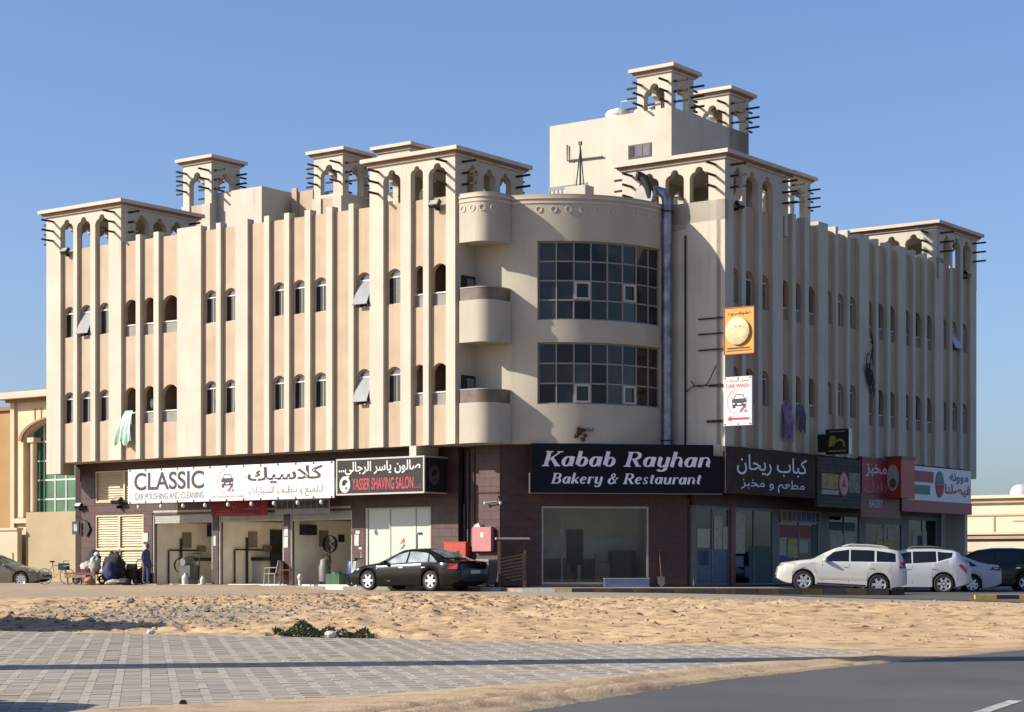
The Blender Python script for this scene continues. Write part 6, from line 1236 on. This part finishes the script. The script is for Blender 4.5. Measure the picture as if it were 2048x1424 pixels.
bundle("helmet","white round helmet topping the load of the handcart","helmet",(-18.62,-0.2,1.12),(0.13,0.15,0.10),white,0.03)
bundle("tarpaulin","dark grey folded tarpaulin behind the sacks on the handcart","tarpaulin",(-19.10,-0.02,0.46),(0.42,0.22,0.48),tarp,0.2)
bundle("tarpaulin","large dark tarpaulin heap at the right of the handcart","tarpaulin",(-17.95,0.15,-0.02),(0.46,0.34,0.66),tarp,0.2)
bundle("tarpaulin","dark blue tarpaulin draped below the dark heap","tarpaulin",(-17.88,-0.12,-0.02),(0.34,0.30,0.46),btarp,0.16)
bundle("sack","orange brown sack on the ground under the handcart","sack",(-18.45,-0.75,-0.03),(0.22,0.18,0.16),mat("orange_sack",(0.50,0.24,0.11),0.85,0.1,6))
bundle("cloth_heap","white cloth heap on the ground right of the handcart","cloth",(-17.45,-0.3,-0.02),(0.32,0.2,0.10),sackm,0.2)
bundle("cloth_heap","brown cloth heap before the louvred door","cloth",(-17.10,-0.1,-0.02),(0.34,0.2,0.12),tarp,0.2)
bk_ = thing("bicycle","old dark bicycle leaning beside the beige sedan","bicycle",at(-20.15,-0.45,-0.05),TH+R(25))
for x in (0.0,-1.02):
    mb = MB(); mb.lathe([(0.33,-0.012),(0.345,0),(0.33,0.012),(0.315,0),(0.33,-0.012)],(0,0,0),'y',28)
    for i in range(10): t_0 = math.pi*2*i/10; mb.tube([(0,0,0),(0.32*math.cos(t_0),0,0.32*math.sin(t_0))],0.003,3)
    put("wheel", mb.mesh("wheel",[tyre_m]), bk_, (x,0,0.345))
mb = MB(); mb.tube([(0,0,0.345),(-0.15,0,0.85),(-0.18,0,0.98)],0.018,6); mb.tube([(-0.16,0,0.82),(-0.65,0,0.80),(-0.58,0,0.3),(-0.15,0,0.75)],0.016,6); mb.tube([(-0.65,0,0.80),(-1.02,0,0.345),(-0.58,0,0.3)],0.013,6); mb.tube([(-0.65,0,0.78),(-0.67,0,0.95)],0.015,6); mb.build("frame",[mat("dark_green_enamel",(0.02,0.03,0.025),0.4)],bk_)
mb = MB(); mb.tube([(-0.05,-0.28,1.0),(-0.18,0,1.0),(-0.05,0.28,1.0)],0.014,6); mb.build("handlebar",[greym],bk_); mb = MB(); mb.ball((-0.68,0,0.97),(0.13,0.08,0.04),10,6); mb.build("saddle",[bulk],bk_,smooth=True)
mb = MB(); mb.box(-0.35,-0.16,0.62,0.02,0.16,0.90); mb.build("basket",[tarp],bk_)
# pressure washer trolley by the man and machines in the garages
def trolley(label, xl, yl, body, hose=True, s=1.0, rot=0.0):
    t = thing("pressure_washer",label,"pressure washer",at(xl,yl,-0.015),TH+rot)
    mb = MB(); mb.box(-0.28*s,-0.2*s,0.18,0.22*s,0.2*s,0.62*s); mb.build("motor_box",[body],t)
    mb = MB(); mb.cyl((-0.1*s,-0.22*s,0.72*s),(-0.1*s,0.22*s,0.72*s),0.13*s,n=12); mb.build("pump",[greym],t,smooth=True)
    mb = MB(); mb.tube([(0.22*s,-0.2*s,0.2),(0.26*s,-0.2*s,0.85*s),(0.34*s,-0.2*s,1.0*s),(0.34*s,0.2*s,1.0*s),(0.26*s,0.2*s,0.85*s),(0.22*s,0.2*s,0.2)],0.02,6); mb.build("push_handle",[bulk],t)
    for y in (-0.24*s,0.24*s):
        mb = MB(); mb.lathe([(0.15,-0.03),(0.15,0.03),(0.0,0.03)],(0,0,0),'y',14); mb.lathe([(0.15,-0.03),(0.0,-0.03)],(0,0,0),'y',14); put("wheel", mb.mesh("wheel",[tyre_m]), t, (-0.1*s,y,0.15))
    mb = MB(); mb.box(0.14*s,-0.18*s,0,0.2*s,0.18*s,0.18); mb.build("foot",[greym],t)
    if hose:
        for k in range(3):
            mb = MB(); mb.lathe([(0.30-0.02*k,-0.02),(0.32-0.02*k,0.0),(0.30-0.02*k,0.02),(0.28-0.02*k,0.0),(0.30-0.02*k,-0.02)],(0,0,0),'x',22); put("hose_coil", mb.mesh("hose_coil",[bulk],True), t, (-0.42*s-0.05*k,0,0.62*s))
    return t
trolley("red brown pressure washer standing left of the man in blue",-17.55,0.85,mat("red_brown_enamel",(0.16,0.04,0.035),0.5,0.1,4),False,1.0,R(10))
trolley("dark pressure washer with black hose coils in left garage",-14.45,1.0,mat("machine_grey",(0.10,0.09,0.09),0.5,0.15,4),True,1.25)
bundle("bag","black bag on the floor left of the red brown washer","bag",(-17.2,1.0,-0.01),(0.2,0.16,0.35),tarp)
t = thing("bucket","white bucket leaning at the wall before the louvred door","bucket",at(-18.05,0.95,-0.012),TH); mb = MB(); mb.lathe([(0.0,0.0),(0.16,0.0),(0.20,0.7),(0.185,0.7),(0.15,0.03),(0,0.03)],(0,0,0),'z',16); mb.build("drum_body",[sackm],t,smooth=True); mb = MB(); mb.tube([(-0.2,0,0.7),(0,-0.1,0.82),(0.2,0,0.7)],0.012,5); mb.build("handle",[greym],t)
def jug(label, xl, yl, m, s=1.0):
    mb = MB(); mb.lathe([(0,0),(0.11*s,0),(0.12*s,0.03*s),(0.12*s,0.26*s),(0.05*s,0.33*s),(0.04*s,0.38*s),(0,0.38*s)],(0,0,0),'z',14); return tag(mb.build("canister",[m],None,at(xl,yl,-0.012),TH,smooth=True),label,"canister")
jug("white canister beside the left garage post",-13.75,1.05,white,0.9); jug("large white canister on the floor of left garage",-14.4,0.72,white,1.2)
# chair in the middle garage, stand with fan and goods in the right garage
ch = thing("plastic_chair","pale plastic chair before the post between the right garages","chair",at(-9.95,1.05,-0.012),TH+R(-70))
plast = mat("pale_grey_plastic",(0.50,0.52,0.46),0.5,0.06,4)
mb = MB(); mb.box(-0.24,-0.24,0.42,0.24,0.24,0.46); mb.build("seat",[plast],ch)
mb = MB(); mb.add([(-0.22,0.24,0.46),(0.22,0.24,0.46),(0.24,0.36,0.95),(-0.24,0.36,0.95),(-0.22,0.27,0.46),(0.22,0.27,0.46),(0.24,0.39,0.95),(-0.24,0.39,0.95)],[(0,1,2,3),(7,6,5,4),(0,4,5,1),(1,5,6,2),(2,6,7,3),(3,7,4,0)]); mb.build("backrest",[plast],ch)
for x in (-0.21,0.21):
    for y in (-0.21,0.21):
        mb = MB(); mb.cyl((x*1.1,y*1.1,0),(x,y,0.42),0.025,n=6); put("leg", mb.mesh("leg",[plast]), ch)
    mb = MB(); mb.tube([(x*1.1,0.24,0.68),(x*1.15,-0.2,0.66),(x*1.1,-0.22,0.44)],0.02,6); put("armrest", mb.mesh("armrest",[plast]), ch)
fan = thing("pedestal_fan","grey pedestal fan standing in the right garage","fan",at(-8.55,2.9,0.0),TH)
mb = MB(); mb.cyl((0,0,0),(0,0,0.06),0.25,n=16); mb.cyl((0,0,0.06),(0,0,1.5),0.025,n=8); mb.build("pole",[bulk],fan); mb = MB(); mb.lathe([(0.34,-0.08),(0.36,0),(0.34,0.08),(0.33,0),(0.34,-0.08)],(0,0,1.6),'y',20); mb.lathe([(0.15,-0.09),(0.17,-0.09)],(0,0,1.6),'y',20)
for i in range(8): a = i*math.pi/4; mb.tube([(0,-0.1,1.6),(0.34*math.cos(a),-0.06,1.6+0.34*math.sin(a))],0.008,4)
mb.build("fan_guard",[bulk],fan); mb = MB()
for i in range(3): a = i*2.09; mb.prism([(0.03*math.cos(a),1.6+0.03*math.sin(a)),(0.28*math.cos(a-.4),1.6+0.28*math.sin(a-.4)),(0.28*math.cos(a+.4),1.6+0.28*math.sin(a+.4))],-0.02,0.0)
mb.build("fan_blade",[greym],fan)
vc_ = thing("vacuum_cleaner","upright grey vacuum drum in the right garage","vacuum cleaner",at(-8.2,2.2,0.0),TH); mb = MB(); mb.lathe([(0,0.12),(0.22,0.12),(0.24,0.7),(0.2,0.78),(0.18,0.95),(0.1,1.02),(0,1.02)],(0,0,0),'z',18); mb.build("drum_body",[greym],vc_,smooth=True); mb = MB(); mb.tube([(0.2,0,0.6),(0.4,-0.1,0.9),(0.3,-0.2,1.2),(0.0,-0.2,1.1)],0.03,6); mb.build("hose",[bulk],vc_)
for k in range(4):
    mb = MB(); mb.ball((0.17*math.cos(k*1.57+.8),0.17*math.sin(k*1.57+.8),0.06),0.06,8,5); put("castor", mb.mesh("castor",[bulk]), vc_)
br = thing("plastic_barrel","blue plastic barrel at the right of right garage","barrel",at(-7.0,2.6,0.0),TH); mb = MB(); mb.lathe([(0,0),(0.29,0),(0.30,0.06),(0.31,0.45),(0.30,0.85),(0.26,0.92),(0,0.92)],(0,0,0),'z',20); mb.build("barrel_body",[mat("blue_plastic",(0.03,0.06,0.24),0.45,0.08,4)],br,smooth=True); mb = MB(); mb.lathe([(0.27,0.92),(0.28,0.96),(0,0.97)],(0,0,0),'z',20); mb.build("lid",[MATS["blue_plastic"]],br,smooth=True)
cr = thing("crate","low green plastic crate on the floor of the right garage","crate",at(-7.5,2.1,0.0),TH); mb = MB(); 
for a in ((-.35,-.25,0,.35,-.22,.42),(-.35,.22,0,.35,.25,.42),(-.35,-.22,0,-.32,.22,.42),(.32,-.22,0,.35,.22,.42),(-.32,-.22,0,.32,.22,.03)): mb.box(*a)
mb.build("crate_body",[mat("green_plastic",(0.03,0.11,0.05),0.5,0.1,4)],cr); mb = MB(); mb.ball((0,0,0.42),(0.28,0.2,0.12),10,6,0.2); mb.build("rag",[MATS["green_plastic"]],cr)
mb = MB(); mb.ball((0,0,0.30),(0.10,0.10,0.14),10,8,0.05); mb.lathe([(0.07,0),(0.06,0.2),(0.0,0.2)],(0,0,0),'z',10); tag(mb.build("spray_bottle",[white],None,at(-8.55,1.15,-0.012),TH,smooth=True),"white spray bottle on the ground in front of the right garage","bottle")
tb = thing("stand","thin brown stand before the post of right garage","stand",at(-9.2,1.1,-0.012),TH); mb = MB(); mb.box(-0.3,-0.12,0.56,0.3,0.12,0.60); mb.build("shelf",[woodr],tb)
for x in (-0.25,0.25):
    mb = MB(); mb.box(x-0.02,-0.1,0,x+0.02,-0.06,0.95); put("leg", mb.mesh("leg",[woodr]), tb)
# motor scooter half hidden behind the black sedan
sc = thing("motor_scooter","white delivery scooter half hidden behind the black sedan's bonnet","scooter",at(-4.35,0.15,-0.05),TH+R(200))
for x in (0.55,-0.55):
    mb = MB(); mb.lathe([(0.24,-0.05),(0.25,0),(0.24,0.05),(0.14,0.04),(0.14,-0.04),(0.24,-0.05)],(0,0,0),'y',18); put("wheel", mb.mesh("wheel",[tyre_m],True), sc, (x,0,0.25))
mb = MB(); mb.tube([(0.55,0,0.25),(0.42,0,0.75),(0.35,0,1.0)],0.04,8); mb.prism([(0.38,0.3),(0.5,0.35),(0.42,0.95),(0.30,0.95)],-0.18,0.18); mb.build("front_shield",[white],sc)
mb = MB(); mb.prism([(-0.75,0.45),(-0.1,0.4),(0.35,0.28),(0.3,0.2),(-0.2,0.22),(-0.6,0.3)],-0.16,0.16); mb.build("floor_body",[white],sc); mb = MB(); mb.ball((-0.4,0,0.72),(0.38,0.16,0.08),12,6); mb.build("saddle",[bulk],sc,smooth=True)
mb = MB(); mb.tube([(0.2,-0.32,1.06),(0.34,0,1.02),(0.2,0.32,1.06)],0.02,6); mb.ball((0.4,0,1.0),(0.09,0.1,0.08),8,6); mb.build("handlebar",[bulk],sc); mb = MB(); mb.tube([(0.28,-0.28,1.06),(0.3,-0.34,1.22)],0.012,4); mb.ball((0.3,-0.34,1.25),(0.02,0.07,0.05),8,5); mb.build("mirror",[white],sc)
# things between the black sedan and the corner
wb_ = thing("wheelie_bin","grey wheeled bin behind the boot of the black sedan","bin",at(1.02,0.6,-0.05),TH); mb = MB(); mb.add([(-.2,-.24,.08),(.2,-.24,.08),(.2,.22,.08),(-.2,.22,.08),(-.27,-.32,.92),(.27,-.32,.92),(.27,.28,.92),(-.27,.28,.92)],[(0,3,2,1),(4,5,6,7),(0,1,5,4),(1,2,6,5),(2,3,7,6),(3,0,4,7)]); mb.build("bin_body",[mat("bin_grey",(0.17,0.165,0.165),0.6,0.1,4)],wb_)
mb = MB(); mb.prism([(-.30,.92),(.30,.92),(.28,1.0),(-.28,1.02)],-.35,.31); mb.build("lid",[mat("pale_lid",(0.36,0.33,0.32),0.6,0.1,4)],wb_)
for x in (-.2,.2):
    mb = MB(); mb.lathe([(0,-0.03),(.1,-.03),(.1,.03),(0,.03)],(0,0,0),'x',14); put("wheel", mb.mesh("wheel",[tyre_m]), wb_, (x,.24,.1))
fe = thing("timber_enclosure","brown timber frame enclosure with a pale top beside the bin","enclosure",at(2.15,0.55,-0.05),TH+R(40))
fr_b = mat("brown_frame_wood",(0.20,0.125,0.085),0.8,0.15,6)
for x in (-0.47,0.43):
    for y in (-0.3,0.3):
        mb = MB(); mb.box(x-0.035,y-0.035,0,x+0.035,y+0.035,1.70 if not (x>0 and y<0) else 1.3); put("post", mb.mesh("post",[fr_b]), fe)
mb = MB(); mb.box(-0.6,-0.36,1.70,0.6,0.36,1.77); mb.build("top_board",[mat("pale_board",(0.50,0.46,0.40),0.7,0.06,4)],fe)
for k in range(8):
    mb = MB(); z = 0.15+0.12*k; mb.add([(-0.43,-0.33,z),(0.39,-0.33,z+0.16),(0.39,-0.33,z+0.22),(-0.43,-0.33,z+0.06),(-0.43,-0.345,z),(0.39,-0.345,z+0.16),(0.39,-0.345,z+0.22),(-0.43,-0.345,z+0.06)],[(0,1,2,3),(7,6,5,4),(0,4,5,1),(1,5,6,2),(2,6,7,3),(3,7,4,0)]); put("slat", mb.mesh("slat",[mat("thin_brown_slat",(0.13,0.075,0.05),0.8,0.2,6)]), fe)
sh = thing_at("shovel","shovel leaning on the brown wall right of restaurant window","shovel",'C',6.72,CD-0.12,-0.05)
mb = MB(); mb.cyl((0,0.06,1.35),(0.04,-0.1,0.35),0.018,n=6); mb.cyl((-0.12,0.06,1.36),(0.12,0.06,1.36),0.02,n=6); mb.build("handle",[mat("rusty_handle",(0.22,0.11,0.07),0.7)],sh); mb = MB(); mb.prism([(-0.09,0.38),(0.16,0.38),(0.17,0.12),(0.04,0.0),(-0.08,0.12)],-0.13,-0.10); mb.build("blade",[mat("pale_steel",(0.40,0.36,0.30),0.5,0.15,6)],sh)
bb_ = thing_at("long_board","long pale blue board standing along the restaurant window","board",'C',4.65,CD-0.16,-0.05); mb = MB(); mb.box(0,0,0,1.68,0.07,0.32); mb.build("board",[mat("pale_blue_board",(0.33,0.38,0.55),0.6,0.04,4)],bb_); mb = MB(); mb.box(-0.01,-0.006,0.30,1.69,0.076,0.33); mb.build("edge",[white],bb_)
# goods inside the restaurant window
def goods(name,label,cat,u,d,parts_):
    t = thing_at(name,label,cat,'C',u,CD+0.25+d,0.005)
    for nm,bx,m in parts_: mb = MB(); mb.box(*bx); mb.build(nm,[m],t)
    return t
goods("counter","pale service counter inside the restaurant window","counter",4.55,0.8,[("counter_body",(0,0,0,0.55,0.5,0.85),mat("dusty_cream",(0.45,0.40,0.30),0.8,0.1,4)),("counter_top",(-0.03,-0.03,0.85,0.58,0.53,0.9),greym),("till",(0.05,0.05,0.9,0.5,0.35,1.15),MATS["dusty_cream"])])
goods("fridge","dark fridge at the right inside the restaurant window","fridge",5.25,1.2,[("cabinet",(0,0,0,0.95,0.6,1.3),bulk),("door",(0.03,-0.02,0.1,0.92,-0.001,1.25),pane_d)])
goods("bucket","blue tub on the floor inside restaurant window","tub",2.85,0.5,[("tub_body",(0,0,0,0.35,0.3,0.4),btarp),("rim",(-0.02,-0.02,0.4,0.37,0.32,0.43),btarp)])
goods("carton","brown carton stack at the left inside the restaurant window","carton",3.25,0.9,[("box_lower",(0,0,0,0.5,0.4,0.45),mat("brown_card",(0.28,0.21,0.12),0.9,0.1,4)),("box_upper",(0.05,0.04,0.45,0.42,0.36,0.8),MATS["brown_card"])])
goods("metal_post","thin pale post inside the restaurant window","post",3.18,0.25,[("post_shaft",(0,0,0,0.06,0.06,3.1),alu),("junction_box",(-0.06,-0.03,1.9,0.14,0.0,2.05),alu)])
goods("plank","pale plank lying on the floor inside the window","plank",3.85,0.6,[("board",(0,0,0,0.12,0.05,0.75),sackm),("batten",(-0.05,-0.03,0.1,0.3,0,0.16),sackm)])
# ------------------------------------------------------------------ shrubs, stones
def shrub(label, X, Y, w, h, n_, seed):
    rs_ = random.Random(seed); z = float(ground_z(X,Y)[0]); t = thing("shrub",label,"shrub",(X,Y,z)); lm = MB(); sm_ = MB()
    for k in range(n_):
        a, r_ = rs_.uniform(0,6.28), rs_.random()**0.6; x = w*r_*math.cos(a); y = 0.5*w*r_*math.sin(a); lump_ = 0.65+0.35*math.sin(3*x/w*2+seed)
        zz = rs_.random()**0.6*h*(1-0.5*r_**3)*lump_; s = rs_.uniform(0.022,0.05); d = Vector((rs_.uniform(-1,1),rs_.uniform(-1,1),rs_.uniform(0.1,1.2))).normalized(); u_ = d.orthogonal().normalized(); v_ = d.cross(u_)
        p = Vector((x,y,zz)); lm.cur = rs_.randrange(3); lm.add([p,p+u_*s*0.35+d*s*0.6,p+d*s*1.5,p-u_*s*0.35+d*s*0.6],[(0,1,2,3)])
    for k in range(26):
        a, r_ = rs_.uniform(0,6.28), rs_.random()*0.9; sm_.tube([(w*r_*0.4*math.cos(a),w*0.2*r_*math.sin(a),0),(w*r_*math.cos(a),w*0.5*r_*math.sin(a),h*0.75*(1-0.6*r_))],0.008,3)
    lm.build("leaves",[mat("leaf_green",(0.17,0.22,0.08),0.7,0.15,5),mat("leaf_olive",(0.24,0.25,0.12),0.7,0.15,5),mat("leaf_dark",(0.10,0.14,0.05),0.7,0.15,5)],t); sm_.build("stems",[wood],t)
def plane_pt(px_, py_):                    # spot on the paving plane
    Y = 1.55*3960/(py_-1089); return ((px_-1024)/3960*Y, Y)
xx, yy = plane_pt(603,1276); shrub("larger bushy green shrub at the paving edge", xx, edge_far(xx)+0.42, 0.52, 0.26, 2200, 2)
xx, yy = plane_pt(705,1278); shrub("smaller sparse green shrub right of the larger one", xx, edge_far(xx)+0.35, 0.36, 0.17, 800, 5)
def stone(label, X, Y, r_, m, cat="stone"):
    mb = MB(); 
    mb.ball((0,0,r_*0.4),(r_,r_*0.8,r_*0.6),9,6,0.18); tag(mb.build("stone",[m],None,(X,Y,float(ground_z(X,Y)[0])+0.01),0.3),label,cat)
xx, yy = plane_pt(655,1280); stone("white concrete block between the two shrubs", xx, edge_far(xx)+0.05, 0.11, white)
xx, yy = plane_pt(314,1266); stone("small white stone at the paving's far edge on the left", xx, edge_far(xx)+0.02, 0.08, white)
xx, yy = plane_pt(366,1411); mb = MB(); mb.ball((0,0,0.015),(0.042,0.035,0.028),9,6,0.15); tag(mb.build("stone",[bulk],None,(xx,yy,float(plane_z(yy))+0.012)),"lone dark stone on the near paving","stone")
stone("flat pale slab on top of the left sand bank", -9.1, 47.2, 0.12, gk)
# ------------------------------------------------------------------ things just outside the frame whose shadows cross the ground
pl = thing("billboard_pylon","tall billboard column outside the frame on the left whose shadow crosses the paving","billboard",(-12.2,23.72,float(plane_z(23.5))-0.02))
mb = MB(); mb.cyl((0,0,0.0),(0,0,16),0.5,n=20); mb.build("column",[greym],pl,smooth=True); mb = MB(); mb.box(-1.4,-1.2,0,1.4,1.2,1.5); mb.build("plinth",[gk],pl); mb = MB(); mb.box(-0.3,-5,13,0.3,5,17); mb.build("board",[white],pl)
vt_ = car("delivery_van","tall white van parked outside the frame on the left","van",[(0,0.6),(0.1,1.0),(0.8,1.2),(1.3,1.9),(1.7,2.5),(2.2,2.65),(5.4,2.65),(5.75,2.55),(5.85,0.7)],[(0,0.6),(0.8,1.15),(2.2,1.35),(5.85,1.35)],5.85,2.0,3.6,1.0,0.36,whitepaint,[(1.3,2.3,0.4,0,0.7,0.75),(2.4,3.4,0,0,0.5,0.5)],(0.9,1.65),(5.5,5.8),0.22,6,roofw=0.88)
place_car(vt_, -12.25, 37.9, -0.52, (0.10,0.995))
oc = copy_tree(bs); oc["label"] = "black sedan parked outside the frame on the near left"; place_car(oc, -7.62, 18.3, float(plane_z(18.2))-0.01, (0.985,-0.12))
